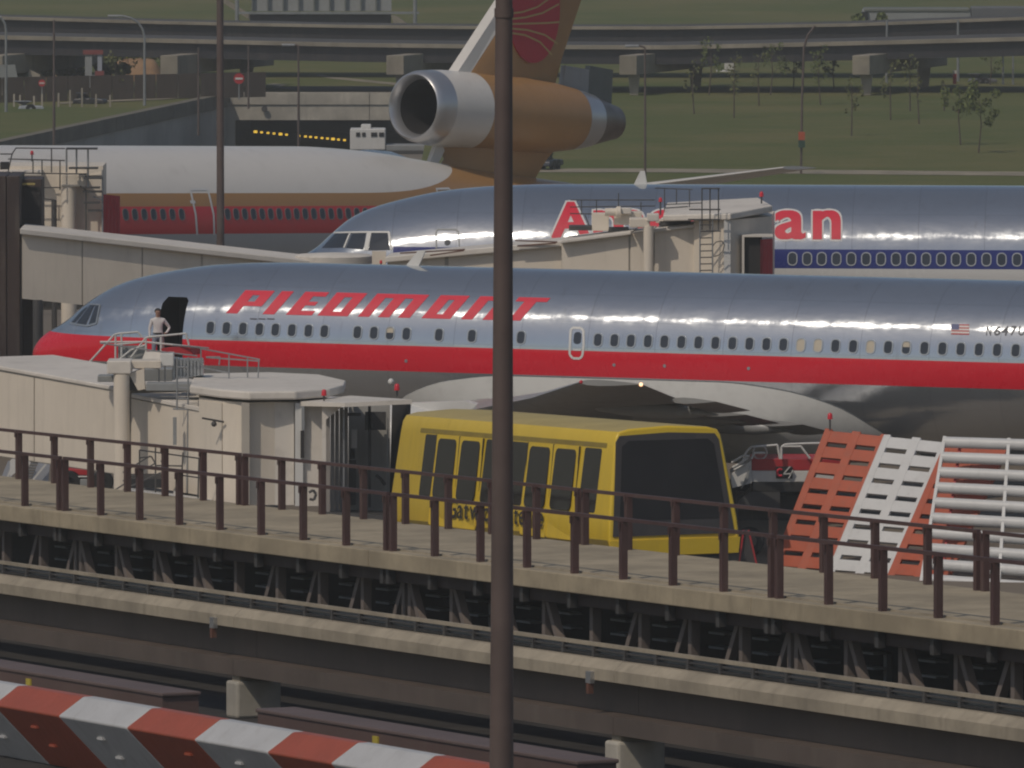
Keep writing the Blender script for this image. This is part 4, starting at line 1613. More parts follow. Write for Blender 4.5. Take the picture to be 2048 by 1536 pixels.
M['bracket'] = paint('bracket_paint', (0.20, 0.165, 0.145), .55, .25, .8, .3)
walk = thing('walkway', 'elevated concrete walkway deck between the two tracks', 'walkway', G(20, 2.6, 0))
JO = [-16.85, 0.0, 16.85, 33.7, 50.55]
for a, b in zip(JO[:-1], JO[1:]):
    m = MB()
    a_, b_ = a - .55 + .012, b - .55 - .012
    sk = 0
    pts = [G(a_, 0), G(b_, 0), G(b_ + sk, 4.32), G(a_ + sk, 4.32)]
    m.prism([p - Vector((0, 0, .33)) for p in pts], (0, 0, .33))
    m.build('deck_slab', M['deck'], walk, bevel=.02)
    m = MB()                                  # shallow kerb line along the edges
    gbox(m, a_, b_, .36, .42, .001, .035)
    m.build('edge_strip', M['fascia'], walk)
m = MB()
gbox(m, -16, 50, .25, .5, -.58, -.332)
m.build('edge_beam', M['brown_dark'], walk)
m = MB()
gbox(m, -16, 50, 2.3, 2.5, -2.84, -.332)
m.build('shade_plate', M['dark'], walk)  # near-black plate put in for the deep shade under the deck
k = 0
a = -2 * SPC
while a < 47:
    near = min(JO, key=lambda q: abs(q - a))
    i = round((a - near) / SPC)
    dbl = i == 0
    for da in ((-.14, .14) if dbl else (0,)):
        m = MB()
        gbox(m, a + da - .07, a + da + .07, .1, .24, -.62, -.333)
        m.build('bracket_shoe', M['steel_dark'], walk)
        m = MB()
        gbox(m, a + da - .07, a + da + .07, .55, .72, -2.84, -.34)
        m.build('bracket_post', M['bracket'], walk)
    # braces lean away from each pair of posts
    for sgn in ((-1, 1) if dbl else (1 if 0 < i <= 4 else -1,)):
        if dbl or i < 4 or sgn < 0:
            m = MB()
            m.bar(G(a + sgn * .14, .62, -.6), G(a + sgn * 1.45, .62, -2.6), .13, .15, GN)
            m.build('brace', M['bracket'], walk)
    for r in range(4):                        # cable trays hung under the deck
        m = MB()
        x0 = a + .9 + (.3 if i % 2 else 0)
        gbox(m, x0, x0 + .66, 1.35, 1.6, -.95 - .26 * r, -.91 - .26 * r)
        m.build('cable_tray', M['grey_paint'], walk)
    if dbl:
        m = MB()
        gbox(m, a + 1.25, a + 1.37, 1.7, 1.8, -2.4, -.95)
        m.build('pipe', M['galv'], walk)
    a += SPC


def railing(a0, a1, o, label, rh=1.08):
    t = thing('guard_railing', label, 'railing', G((a0 + a1) / 2, o, 0), 'brown railings along the walkway')
    m = MB()
    m.bar(G(a0 + .1, o, rh), G(a1 - .1, o, rh), .07, .065)
    m.build('top_rail', M['brown'], t)
    n = round((a1 - a0) / SPC)
    src = None
    for i in range(n + 1):
        a = a0 + (a1 - a0) * i / n + (.14 if i == 0 else -.14 if i == n else 0)
        c = G(a, o, 0)
        if src is None:
            m = MB()
            m.box((c.x, c.y, c.z + rh / 2 - .016), (.12, .12, rh - .035), Matrix.Rotation(math.atan2(GD.y, GD.x), 3, 'Z'))
            src = m.build('post', M['brown'], t)
            p0 = c
        else:
            cp = copy_tree(src, t, c - p0)
        m = MB()
        e = G(a, o, 0)
        m.bar(e + Vector((0, 0, .92)) - GN * .09, e + Vector((0, 0, 1.05)) - GN * .09, .05, .03)
        m.build('clamp', M['brown'], t)
    return t


NR = ['brown railing on the near walkway edge at the far left', 'brown railing on the near walkway edge, left of the tall pole',
      'brown railing on the near walkway edge in front of the yellow car', 'brown railing on the near walkway edge at the right end']
for (a, b), l in zip(zip(JO[:-1], JO[1:]), NR): railing(a, b, .22, l)
FRL = ['brown railing on the far walkway edge at the left', 'brown railing on the far walkway edge, from the dark bridge cab to the yellow car',
       'brown railing on the far walkway edge between the yellow car front and the blast fence', 'brown railing on the far walkway edge at the far right']
for (a, b), l in zip(zip(JO[:-1], JO[1:]), FRL): railing(a + .25, b + .25, 4.1, l, 1.04)


# ---------------------------------------------------------------- tracks
def girder(o, w, dh, label, rail):
    def gb(m, a0, a1, o0, o1, h0, h1): return gbox(m, a0, a1, o0, o1, h0 + dh, h1 + dh)
    t = thing('track_girder', label, 'girder', G(20, o, -2))
    spans = [-8, 2.45, 19.3, 36.15, 53.0, 62]
    if not rail: spans = [-25, -8, 11.2, 28, 45, 62]
    for a, b in zip(spans[:-1], spans[1:]):
        m = MB()                              # concrete running strip with sloped shoulder
        a_, b_ = a + .008, b - .008
        pr = [(o, -1.16), (o, -.96), (o + .16, -.82), (o + w, -.82), (o + w, -1.16)]
        m.prism([G(a_, x, h + dh) for x, h in pr], GD * (b_ - a_))
        m.build('running_strip', M['fascia'], t)
        if not rail and o < 0: continue
        m = MB()
        gb(m, a_, b_, o + .46, o + .56, -1.74, -1.163)
        m.build('web', M['girder'], t)
        m = MB()
        gb(m, a_, b_, o - .02, o + w - .1, -2.05, -1.745)
        m.build('bottom_flange', M['girder'], t)
    if rail:
        m = MB()
        gb(m, -8, 62, o + .30, o + .36, -.63, -.565)
        m.build('guide_rail', M['fascia'], t)
        m = MB()
        gb(m, -8, 62, o + .32, o + .36, -.71, -.675)
        m.build('power_rail', M['steel_dark'], t)
        m = MB()
        gb(m, -8, 62, o + .42, o + .5, -.80, -.64)
        m.build('power_rail_cover', M['grey_paint'], t)
        m = MB()
        gb(m, -8, 62, o + .30, o + .36, -.80, -.755)
        m.build('power_rail', M['black'], t)
        src = None
        for i in range(52):
            a = -6 + 1.27 * i
            if src is None:
                m = MB()
                gb(m, a - .045, a + .045, o + .29, o + .38, -.818, -.632)
                src = m.build('rail_clip', M['steel_dark'], t)
            else: copy_tree(src, t, GD * 1.27 * i)
    return t


girder(-4.0, .85, 0, 'near track girder with pale concrete running strip and guide rail', True)
girder(-1.75, .75, -.72, 'inner girder of the near track under the walkway brackets', False)
girder(6.9, .75, 0, 'inner girder of the far track behind the walkway', False)
girder(9.4, .75, 0, 'outer girder of the far track under the yellow car', False)
# small fixings on the running strip
for px, py, l in ((436, 1240, 'small bracket under the running strip above the left pier'), (1178, 1340, 'small bracket under the running strip right of the tall pole')):
    c = W(px, py, 180)
    u = (c - GA).dot(GD)
    best = min((abs(0.5 * k), 0.5 * k) for k in (0,))
    a = 19.3 if px < 800 else 36.15
    t = thing('drain_bracket', l, 'bracket', G(a - .9, -4.06, -1.2), 'drain brackets on the near girder')
    m = MB()
    gbox(m, a - 1.0, a - .8, -4.08, -4.0, -1.22, -1.02)
    m.build('plate', M['alum'], t)
    m = MB()
    gbox(m, a - .93, a - .84, -4.1, -4.0, -1.4, -1.225)
    m.build('spout', M['rust'], t)
# piers
for a, l in ((19.3, 'short concrete pier under the near girder, left of the tall pole'), (36.15, 'short concrete pier under the near girder, right of the tall pole')):
    t = thing('pier', l, 'pier', G(a, -3.6, -2.85), 'concrete piers under the near girder')
    m = MB()
    gbox(m, a - .3, a + .26, -4.05, -3.15, -2.85, -2.16)
    m.build('shaft', M['pale_conc'], t, bevel=.05)
    m = MB()
    gbox(m, a - .2, a + .16, -3.95, -3.3, -2.159, -2.052)
    m.build('bearing', M['fascia'], t)
# brown parapet boxes in front
M['parapet'] = paint('brown_parapet', (0.115, 0.072, 0.062), .6, .2, .7, .25)
M['parapet_top'] = paint('parapet_coping', (0.135, 0.095, 0.085), .6, .2, .7, .25)
M['yellow_mark'] = paint('yellow_mark', (0.5, 0.4, 0.05), .5, .1, 2, .1)
for a0, a1, mk, l in ((2, 25.6, 19.0, 'brown parapet box behind the striped barrier at the lower left'), (30.0, 43.4, 35.1, 'brown parapet box behind the striped barrier, crossing behind the tall pole')):
    t = thing('parapet', l, 'parapet', G((a0 + a1) / 2, -7.6, -2.85), 'brown parapet boxes on the service roof')
    m = MB()
    gbox(m, a0, a1, -8.0, -7.3, -2.85, -1.9)
    m.build('wall', M['parapet'], t)
    m = MB()
    gbox(m, a0 - .05, a1 + .05, -8.03, -7.27, -1.898, -1.83)
    m.build('coping', M['parapet_top'], t, bevel=.02)
    m = MB()
    gbox(m, mk, mk + .22, -8.03, -8.0, -2.1, -1.97)
    m.build('mark', M['yellow_mark'], t)
# red and white plastic barrier row
M['bar_red'] = paint('barrier_red', (0.36, 0.075, 0.035), .45, .12, 1.2, .15)
M['bar_white'] = paint('barrier_white', (0.50, 0.50, 0.50), .45, .1, 1.2, .15)
BO = -11.5


def bar_a(px):                               # distance along for a photo column on the barrier crest
    r = ray(px, 1400)
    k = r.x / r.y
    b = GA + GN * BO
    return (k * b.y - b.x) / (GD.x - k * GD.y)


edges = [-118, 27, 157, 294, 430, 577, 705, 860, 985]
for i in range(len(edges) - 1):
    a0, a1 = bar_a(edges[i]), bar_a(edges[i + 1])
    col = 'bar_white' if i % 2 == 0 else 'bar_red'
    wd = 'white' if i % 2 == 0 else 'red'
    ordn = ['first', 'first', 'second', 'second', 'third', 'third', 'fourth', 'fourth'][i]
    t = thing('plastic_barrier', '%s %s unit from the left in the striped barrier row' % (ordn, wd), 'barrier', G((a0 + a1) / 2, BO, -2.85), 'red and white barrier units')
    sl = .5                                   # slanted joint on the face
    m = MB()
    pr = [(-11.42, -1.46, 0), (-11.78, -1.80, -.28), (-11.02, -2.84, sl), (-10.7, -2.84, sl), (-11.2, -1.46, 0)]
    L0 = [G(a0 + .006 + s, o, h) for o, h, s in pr]
    L1 = [G(a1 - .006 + s, o, h) for o, h, s in pr]
    n = len(pr)
    m.add(L0 + L1, [tuple(range(n)), tuple(range(2 * n - 1, n - 1, -1))] + [(j, (j + 1) % n, n + (j + 1) % n, n + j) for j in range(n)])
    m.build('shell', M[col], t, bevel=.03)
    for q in ((.34,) if i % 3 else (.62,)):      # moulded lugs
        for hh, oo, ss in ((-2.1, -11.56, .05), (-2.42, -11.33, .33)):
            m = MB()
            am = a0 + (a1 - a0) * q + ss
            gbox(m, am, am + .26, oo - .05, oo + .1, hh - .02, hh + .02)
            m.build('lug', M[col], t)
# red light by the pier at the bottom edge
for px in (1156, 1172):
    p = W(px, 1525, 176)
    t = thing('warning_light', 'small red light at the bottom edge, %s of the pair' % ('left' if px < 1160 else 'right'), 'light', p, 'red lights at the bottom edge')
    m = MB()
    m.lathe(p - Vector((0, 0, .06)), (0, 0, 1), [(0, .06), (.08, .06), (.13, .03), (.14, .002)], 10)
    m.build('lens', M['red_lens'], t, smooth=60)
    m = MB()
    m.tube(p - Vector((0, 0, 1.0)), p - Vector((0, 0, .062)), .03, .03, 8)
    m.build('stem', M['steel_dark'], t)

# ---------------------------------------------------------------- yellow driverless car
fc = W(1217, 1090, 203.0)
CD = GD.copy()
ang = math.atan2(-.920, .392)
rise = math.atan(.034)
car = thing('transit_car', 'yellow driverless transit car with dark windows on the far track', 'transit car', fc,
            rot=Matrix.Rotation(ang, 3, 'Z') @ Matrix.Rotation(-rise, 3, 'Y'))
CM = wm(car)
# local: x forward (front face near x=0), -y is the side we see; z=0 body bottom
CW = 1.40
M['yellow'] = paint('yellow_body_paint', (0.72, 0.50, 0.035), .38, .08, .8, .12)
M['yellow_roof'] = paint('sky_lit_yellow_roof', (0.46, 0.36, 0.13), .6, .15, .8, .15, streak=False)  # duller yellow, with the sky's reflection on the roof put into the colour
M['yellow_dark'] = paint('dark_yellow_trim', (0.27, 0.20, 0.035), .6, .25, 1.5, .4)  # darker yellow for the skirt and the strip above the doors
LEN = 11.85
sect = [(-1.30, -.28), (-1.40, .12), (-1.375, .5), (-1.17, 2.08), (-1.13, 2.30), (-1.06, 2.42), (-.84, 2.48), (0, 2.53)]
sect = [(y * 1.055, z * .945) for y, z in sect]
sect = sect + [(-y, z) for y, z in sect[-2::-1]]


def sy_at(z):                                # half width of the side at a height
    pts = [(z_, -y_) for y_, z_ in sect[:7]]
    for (z0, y0), (z1, y1) in zip(pts[:-1], pts[1:]):
        if z0 <= z <= z1: return y0 + (y1 - y0) * (z - z0) / (z1 - z0)
    return 1.477


def car_shell():
    m = MB()
    m.keep = True
    yc = -CW
    xs = [(-LEN, .95, .0), (-LEN + .12, 1, .0), (-.25, 1, 0), (0, .985, 0.0)]
    n = len(sect)
    for x, k, lean in xs:
        for y, z in sect:
            lx = x
            if x > -1: lx = x - .12 * max(0, z - .1)  # windscreen leans back
            if x < -10: lx = x + .08 * max(0, z - .1)
            m.v.append(Vector((lx, y * k + 0, z)))
    for a in range(len(xs) - 1):
        for i in range(n - 1):
            m.f.append([a * n + i, a * n + i + 1, (a + 1) * n + i + 1, (a + 1) * n + i])
            m.mi.append(1 if 5 <= i <= n - 7 else 0)
        m.f.append([a * n + n - 1, a * n, (a + 1) * n, (a + 1) * n + n - 1])
        m.mi.append(0)
    m.f.append(list(range(n)))
    m.f.append([(len(xs) - 1) * n + i for i in range(n)])
    m.mi += [0, 0]
    # move so that the front near-side bottom corner is the origin
    m.v = [p + Vector((0, 1.477, 0)) for p in m.v]
    return m


cs = car_shell().build('body', [M['yellow'], M['yellow_roof']], car, local=True, smooth=35)
bv = cs.modifiers.new('bevel', 'BEVEL')
bv.width, bv.segments, bv.limit_method, bv.angle_limit = .05, 3, 'ANGLE', R(50)


def side(x, z, off=0.0):                     # point on the near side
    return Vector((x, 1.477 - sy_at(z) - off, z))


def side_panel(x0, x1, z0, z1, r, off, dep, mat, name, lean=0.0):
    m = MB()
    w, h = x1 - x0, z1 - z0
    pts = [((x0 + x1) / 2 + a, (z0 + z1) / 2 + b) for a, b in rrect(w, h, r)]
    front = [side(x, z, off) for x, z in pts]
    backp = [p + Vector((0, dep, 0)) for p in front]
    n = len(pts)
    m.add(front + backp, [tuple(range(n)), tuple(range(2 * n - 1, n - 1, -1))] + [(i, (i + 1) % n, n + (i + 1) % n, n + i) for i in range(n)])
    return m.build(name, M[mat], car, local=True)


M['seam'] = paint('rubber_seam', (0.05, 0.04, 0.02), .7, .1, 2, .1)
M['car_glass'] = glass('tinted_car_glass', (0.022, 0.019, 0.018), .06, .3)
X = lambda px: -LEN + LEN * (px - 779) / (1213 - 779)
# header recess strip above the doors
side_panel(X(828), X(1192), 1.95, 2.05, .03, .004, .03, 'yellow_dark', 'door_header')
for x0, x1 in ((840, 863), (962, 1043), (1152, 1184)):
    side_panel(X(x0), X(x1), .62, 1.93, .07, .004, .03, 'car_glass', 'side_window')
for dl, dr in ((865, 958), (1046, 1144)):
    mid = (dl + dr) / 2
    for a, b in ((dl, mid - .6), (mid + .6, dr)):
        d = side_panel(X(a), X(b), .02, 1.945, .05, .035, .03, 'yellow', 'door')
        wdo = side_panel(X(a) + .13, X(b) - .13, .62, 1.87, .13, .042, .02, 'car_glass', 'door_window')
        wdo.parent = d
        wdo.location = wdo.location - d.location
for sx in (865, 911.5, 958, 1046, 1095, 1144):
    side_panel(X(sx) - .02, X(sx) + .02, .0, 1.945, .01, .040, .02, 'seam', 'door_seam')
side_panel(X(806), X(1210), -.2, .09, .02, .006, .02, 'yellow_dark', 'skirt')
# front: big dark windscreen with lower panel
def front(y, z, off=0.0):
    return Vector((-.12 * max(0, z * .945 - .1) + off, 1.477 + y * 1.055, z * .945))


def front_panel(pts, off, mat, name, dep=.03):
    m = MB()
    fr = [front(y, z, off) for y, z in pts]
    bk = [p - Vector((dep, 0, 0)) for p in fr]
    n = len(pts)
    m.add(fr + bk, [tuple(range(n)), tuple(range(2 * n - 1, n - 1, -1))] + [(i, (i + 1) % n, n + (i + 1) % n, n + i) for i in range(n)])
    return m.build(name, M[mat], car, local=True)


M['charcoal'] = paint('charcoal_panel', (0.055, 0.050, 0.050), .5, .15, 1, .2)
fp = [(-1.30, .17), (-1.12, 2.2), (-1.04, 2.33), (0, 2.38), (.98, 2.33), (1.06, 2.2), (1.27, .17)]
front_panel(fp, .012, 'charcoal', 'windscreen_surround')
front_panel([(-1.14, .50), (-1.0, 2.1), (-.86, 2.22), (.82, 2.22), (.95, 2.1), (1.12, .50)], .02, 'car_glass', 'windscreen')
front_panel([(-1.34, -.26), (-1.38, .08), (1.38, .08), (1.34, -.26)], .03, 'yellow', 'bumper', .06)
m = MB()
m.box((-.45, 1.4, -.42), (.7, 2.3, .3))
m.build('buffer', M['steel_dark'], car, local=True)
for bx in (-8.6, -2.3):
    m = MB()
    for yy in (.35, 2.2):
        m.lathe((bx, yy, -.55), (0, 1, 0), [(0, .25), (0, .45), (.08, .5), (.3, .5), (.36, .45), (.36, .25)], 20)
    m.build('bogie_wheels', M['black'], car, local=True, smooth=40)
m = MB()
m.box((-5.4, 1.4, -.5), (9.6, 1.5, .42))
m.build('underframe', M['steel_dark'], car, local=True)
m = MB()
for i in range(2): m.box((-.9 - i * .05, 1.4, 2.53), (.5, .9, .06))
# lettering
tm = {}
def side_text(s, px0, px1, z0, z1, name='letter'):
    wds = []
    x = 0
    cells = []
    for ch in s:
        if ch == ' ':
            x += .35
            continue
        vs, fs = glyph_cells(ch, .012, 0, 3)
        me = text_mesh(ch, .012)
        xs = [v.co.x for v in me.vertices]
        ys = [v.co.y for v in me.vertices]
        bpy.data.meshes.remove(me)
        cells.append((x, max(xs) - min(xs), min(ys), max(ys), vs, fs))
        x += max(xs) - min(xs) + .09
    tot = x - .09
    for cx, w, y0, y1, vs, fs in cells:
        m = MB()
        sc = (X(px1) - X(px0)) / tot
        zs = (z1 - z0) / .72
        pts = [side(X(px0) + (cx + u * w) * sc, z0 + (y0 + (y1 - y0) * v) * zs, .047) for u, v in vs]
        m.add(pts, fs)
        m.build(name, M['ink_black'], car, local=True, fix=False)


M['ink_black'] = paint('black_lettering', (0.03, 0.028, 0.026), .5, .1, 2, .05)
side_text('Gatwick', 905, 1000, .24, .66)
side_text('Satellite', 1012, 1092, .24, .66)

# ---------------------------------------------------------------- tall lamp pole in front
pp = W(1003, 1536, 110)
mast = thing('lamp_pole', 'tall thick dark brown lamp pole rising through the whole picture', 'lamp post', (pp.x, 110, 0))
topx = W(1008, 0, 110)
m = MB()
zz = [0, 6, pp.z, topx.z, 26.0]
def mast_p(z):
    k = (z - pp.z) / (topx.z - pp.z)
    return Vector((pp.x + (topx.x - pp.x) * k, 110, z)), .134 + (.094 - .134) * k
for z0, z1 in zip(zz[:-1], zz[1:]):
    (c0, r0), (c1, r1) = mast_p(z0), mast_p(z1)
    m.tube(c0, c1, r0, r1, 28, caps=False)
m.build('pole', M['brown_pole'], mast, smooth=60)
m = MB()
c, r = mast_p(24.5 - (24 + 568) * .0055)
m.tube(c - Vector((0, 0, .05)), c + Vector((0, 0, .05)), r + .012, r + .012, 28)
m.build('collar', M['brown_pole'], mast, smooth=40)
hz, _ = mast_p(26.0)
m = MB()
m.bar(hz + Vector((-2.6, -2.4, 0)), hz + Vector((2.6, 2.4, 0)), .14, .14)
m.build('cross_arm', M['brown_pole'], mast)  # unseen arm and lamp heads, shaped to cast shade on the upper pole
for k in (-2.5, -1.5, 1.5, 2.5):
    m = MB()
    m.box(hz + Vector((k, k * .923, .05)), (.8, .7, .35), Matrix.Rotation(R(43), 3, 'Z'))
    m.build('lamp_head', M['brown_pole'], mast, bevel=.04)

# second, thinner pole further back on the left
q = W(441, 520, 337)
m = MB()
m.tube((q.x, 337, 0), W(440, -60, 337), .145, .115, 20)
tag(m.build('lamp_pole', M['brown_pole'], smooth=60), 'thin dark brown pole in front of the gold airliner on the left', 'lamp post')

# ================================================================ steps and man at the open door
st = thing('passenger_steps', 'white railed mobile steps with red canopy pad at the open aircraft door', 'steps', (W(300, 700, 306).x, 306, 0))
PZ = W(315, 727, 307.8).z
pl, pr = W(268, 720, 307.8).x, W(372, 720, 307.8).x
m = MB()
m.hexa([(pl, 304.6, PZ - .16), (pr, 305.2, PZ - .16), (pr, 309.0, PZ - .16), (pl, 309.0, PZ - .16), (pl, 304.6, PZ), (pr, 305.2, PZ), (pr, 309.0, PZ), (pl, 309.0, PZ)])
m.build('platform', M['grey_paint'], st)
for k in range(14):
    m = MB()
    c = Vector((pl - .14 - .26 * k, 306.0, PZ - .2 * (k + 1)))
    m.box(c, (.29, 1.6, .05))
    m.build('step', M['grey_paint'], st)
m = MB()
m.prism([(pl, 305.1, PZ + .05), (pl, 305.1, PZ - .45), (pl - 3.7, 305.1, PZ - 3.3), (pl - 3.7, 305.1, PZ - 2.8)], (0, .06, 0))
m.build('stringer', M['white_paint'], st)
m = MB()
pbox(m, 236, 691, 292, 727, 305.0, .05)
m.build('side_panel', M['grey_paint'], st)
for pts in ([(140, 770), (163, 742), (229, 669), (238, 667), (276, 664), (284, 674)], [(231, 670), (231, 726)], [(243, 668), (243, 726)], [(262, 715), (291, 676), (298, 674), (372, 667), (378, 690)],
            [(228, 690), (292, 683)], [(292, 676), (292, 728)], [(322, 674), (322, 728)], [(200, 684), (290, 684), (400, 695)], [(150, 790), (262, 700), (290, 690)]):
    m = MB()
    pbar(m, pts, 304.8, .032, 8)
    m.build('handrail', M['white_rail'], st, smooth=60)
m = MB()
m.hexa([W(326, 708, 304.6), W(386, 710, 304.9), W(402, 708, 307), W(340, 706, 307), W(322, 697, 304.6), W(378, 692, 304.9), W(400, 692, 307), W(340, 694, 307)])
m.build('red_pad', M['red_cloth'], st)
m = MB()
m.hexa([W(290, 704, 304.7), W(322, 704, 304.7), W(322, 702, 305.3), W(290, 702, 305.3), W(284, 720, 304.5), W(322, 722, 304.5), W(322, 720, 305.2), W(284, 718, 305.2)])
m.build('kick_plate', M['beige_roof'], st)
for xx in (pl + .3, pr - .3):
    m = MB()
    m.tube((xx, 307, 0), (xx, 307, PZ - .16), .07, .07, 10)
    m.build('support_leg', M['white_rail'], st, smooth=60)


def person(base, face=0.0):
    t = thing('person', 'man in white shirt and blue jeans standing in the open aircraft doorway, hand on hip', 'person', base, rot=Matrix.Rotation(face, 3, 'Z'))
    # joints: x to the viewer's right, -y towards the viewer
    J = {'pel': (0, 0, .96, .155), 'wai': (0, 0, 1.08, .145), 'che': (0, .01, 1.28, .165), 'sho': (0, .02, 1.43, .12), 'nek': (0, .01, 1.50, .058), 'hd0': (0, -.01, 1.57, .075), 'hd1': (0, -.015, 1.66, .092), 'hd2': (0, -.01, 1.745, .06),
         'hl': (-.10, 0, .90, .105), 'kl': (-.13, -.02, .50, .068), 'al': (-.14, .02, .09, .048), 'tl': (-.15, -.13, .04, .04),
         'hr': (.10, 0, .90, .105), 'kr': (.15, -.03, .50, .068), 'ar': (.17, .02, .09, .048), 'tr': (.19, -.13, .04, .04),
         'sl': (-.18, .02, 1.41, .07), 'el': (-.255, .03, 1.13, .05), 'wl': (-.25, -.04, .90, .035), 'fl': (-.25, -.06, .80, .03),
         'sr': (.18, .02, 1.41, .07), 'er': (.37, .06, 1.17, .05), 'wr': (.25, -.08, 1.02, .035), 'fr': (.18, -.12, 1.0, .03)}
    E = [('pel', 'wai'), ('wai', 'che'), ('che', 'sho'), ('sho', 'nek'), ('nek', 'hd0'), ('hd0', 'hd1'), ('hd1', 'hd2'), ('pel', 'hl'), ('hl', 'kl'), ('kl', 'al'), ('al', 'tl'), ('pel', 'hr'), ('hr', 'kr'), ('kr', 'ar'), ('ar', 'tr'),
         ('sho', 'sl'), ('sl', 'el'), ('el', 'wl'), ('wl', 'fl'), ('sho', 'sr'), ('sr', 'er'), ('er', 'wr'), ('wr', 'fr')]
    keys = list(J)
    me = bpy.data.meshes.new('body')
    me.from_pydata([J[k][:3] for k in keys], [(keys.index(a), keys.index(b)) for a, b in E], [])
    o = bpy.data.objects.new('body', me)
    C.objects.link(o)
    sk = o.modifiers.new('skin', 'SKIN')
    for i, k in enumerate(keys):
        r = J[k][3]
        me.skin_vertices[0].data[i].radius = (r, r * (.72 if k in ('wai', 'che', 'pel') else 1))
        me.skin_vertices[0].data[i].use_root = (k == 'pel')
    sb = o.modifiers.new('sub', 'SUBSURF')
    sb.levels = sb.render_levels = 2
    dg = bpy.context.evaluated_depsgraph_get()
    nm = bpy.data.meshes.new_from_object(o.evaluated_get(dg))
    o.modifiers.clear()
    o.data = nm
    nm.materials.clear()
    for k in ('skin_tone', 'shirt', 'jeans', 'black'): nm.materials.append(M[k])
    for p in nm.polygons:
        c = p.center
        arm = abs(c.x) > .2
        hand = (arm and c.z < .92) or (c.x > .13 and c.y < -.07 and c.z < 1.03)
        p.material_index = 3 if c.z < .1 else 0 if (c.z > 1.5 or hand) else 2 if c.z < 1.0 and abs(c.x) < .24 else 1
        p.use_smooth = True
    o.parent = t
    h = MB()
    h.sphere((0, .015, 1.685), .105, 12, 8, (1, 1.02, .95))
    h.v = [Vector((p.x, p.y, max(p.z, 1.66 + (-.02 if p.y > 0 else .06)))) for p in h.v]
    h.build('hair', M['hair'], t, local=True, smooth=60)
    b = MB()
    b.lathe((0, 0, .985), (0, 0, 1), [(0, .16), (.045, .16)], 16)
    b.v = [Vector((p.x, p.y * .74, p.z)) for p in b.v]
    b.build('belt', M['black'], t, local=True)
    f = MB()
    for sx in (-.032, .032): f.sphere((sx, -.098, 1.655), .012, 6, 5)
    f.build('eyes', M['hair'], t, local=True)
    tag(f and t.children[-1], kind='stuff')
    f = MB()
    f.prism([(-.014, -.095, 1.61), (.014, -.095, 1.61), (0, -.095, 1.65)], (0, -.02, 0))
    f.build('nose', M['skin_tone'], t, local=True)


M['skin_tone'] = paint('skin', (0.36, 0.20, 0.14), .6, .1, 5, .05)
M['shirt'] = paint('white_shirt', (0.66, 0.62, 0.60), .8, .08, 6, .05)
M['jeans'] = paint('blue_jeans', (0.22, 0.25, 0.31), .85, .15, 6, .1)
M['hair'] = paint('dark_hair', (0.02, 0.015, 0.012), .6, .2, 8, .05)
pb = W(316, 727, 306.6)
person((pb.x, 306.6, PZ + .002), R(8))

# ================================================================ blast fence
def fence_pt(u, v, c):
    return (c[0] * (1 - u) + c[1] * u) * (1 - v) + (c[3] * (1 - u) + c[2] * u) * v


FA = [W(1655, 857, 289.5), W(2012, 893, 286.5), W(1885, 1175, 283.6), W(1540, 1150, 287)]
fa_n = (FA[1] - FA[0]).cross(FA[3] - FA[0]).normalized()
if fa_n.y > 0: fa_n = -fa_n
bf = thing('blast_fence', 'sloping orange and white slotted blast fence with diagonal stripes', 'blast fence', Vector((FA[3].x, FA[3].y, 0)))
strips = [(0, .33, 'orange'), (.33, .675, 'bar_white2'), (.675, 1.0, 'orange')]
M['bar_white2'] = paint('fence_white', (0.62, 0.62, 0.61), .45, .08, 1.0, .12)
ROWS = 10
for u0, u1, mt in strips:
    us = [u0, (u0 + u1) / 2, u1]
    for k in range(3):                         # stiles
        wd = .017
        a = us[k] + (wd / 2 if k == 0 else -wd / 2 if k == 2 else 0)
        m = MB()
        m.bar(fence_pt(a, 0, FA) - fa_n * .045, fence_pt(a, 1, FA) - fa_n * .045, .24 if k != 1 else .29, .12, fa_n)
        m.build('stile', M[mt], bf, bevel=.02)
    for k in range(2):                         # tilted slats between them
        for r in range(ROWS):
            v = (r + .12) / (ROWS - .55)
            a, b = us[k] + .012, us[k + 1] - .012
            p, q = fence_pt(a, v, FA), fence_pt(b, v, FA)
            dn = (fence_pt(a, v + .076, FA) - p)
            dn2 = (fence_pt(b, v + .076, FA) - q)
            m = MB()
            bk = -fa_n * .26
            m.hexa([p, q, q + bk, p + bk, p + dn, q + dn2, q + dn2 * 1.1 + bk * 1.0 - dn2 * .35, p + dn * 1.1 + bk * 1.0 - dn * .35])
            m.build('slat', M[mt], bf, bevel=.015)
FB = [W(1891, 877, 286.0), W(2125, 884, 285.0), W(2125, 1200, 282.0), W(1842, 1178, 283.0)]
fb_n = (FB[1] - FB[0]).cross(FB[3] - FB[0]).normalized()
if fb_n.y > 0: fb_n = -fb_n
bg2 = thing('blast_fence', 'white blast fence of stacked round horizontal tubes at the right edge', 'blast fence', Vector((FB[3].x, FB[3].y, 0)))
for r in range(10):
    v = (r + .25) / 9.9
    m = MB()
    a, b = fence_pt(0, v, FB), fence_pt(1, v, FB)
    m.tube(a, b, .162, .162, 18)
    m.build('tube', M['bar_white2'], bg2, smooth=60)
for u, mt in ((.0, 'bar_white2'), (.55, 'bar_white2'), (.12, 'red')):
    m = MB()
    off = -fb_n * .17 if mt == 'red' else fb_n * .09
    m.bar(fence_pt(u, 0, FB) + off, fence_pt(u, 1.0, FB) + off, .07 if mt == 'red' else .09, .09, fb_n)
    m.build('stile', M[mt], bg2)
m = MB()
m.bar(fence_pt(0, 1.0, FB) + fb_n * .1 + Vector((0, 0, .12)), fence_pt(1, .97, FB) + fb_n * .1 + Vector((0, 0, .12)), .1, .12)
m.build('base_rail', M['red'], bg2)
m = MB()
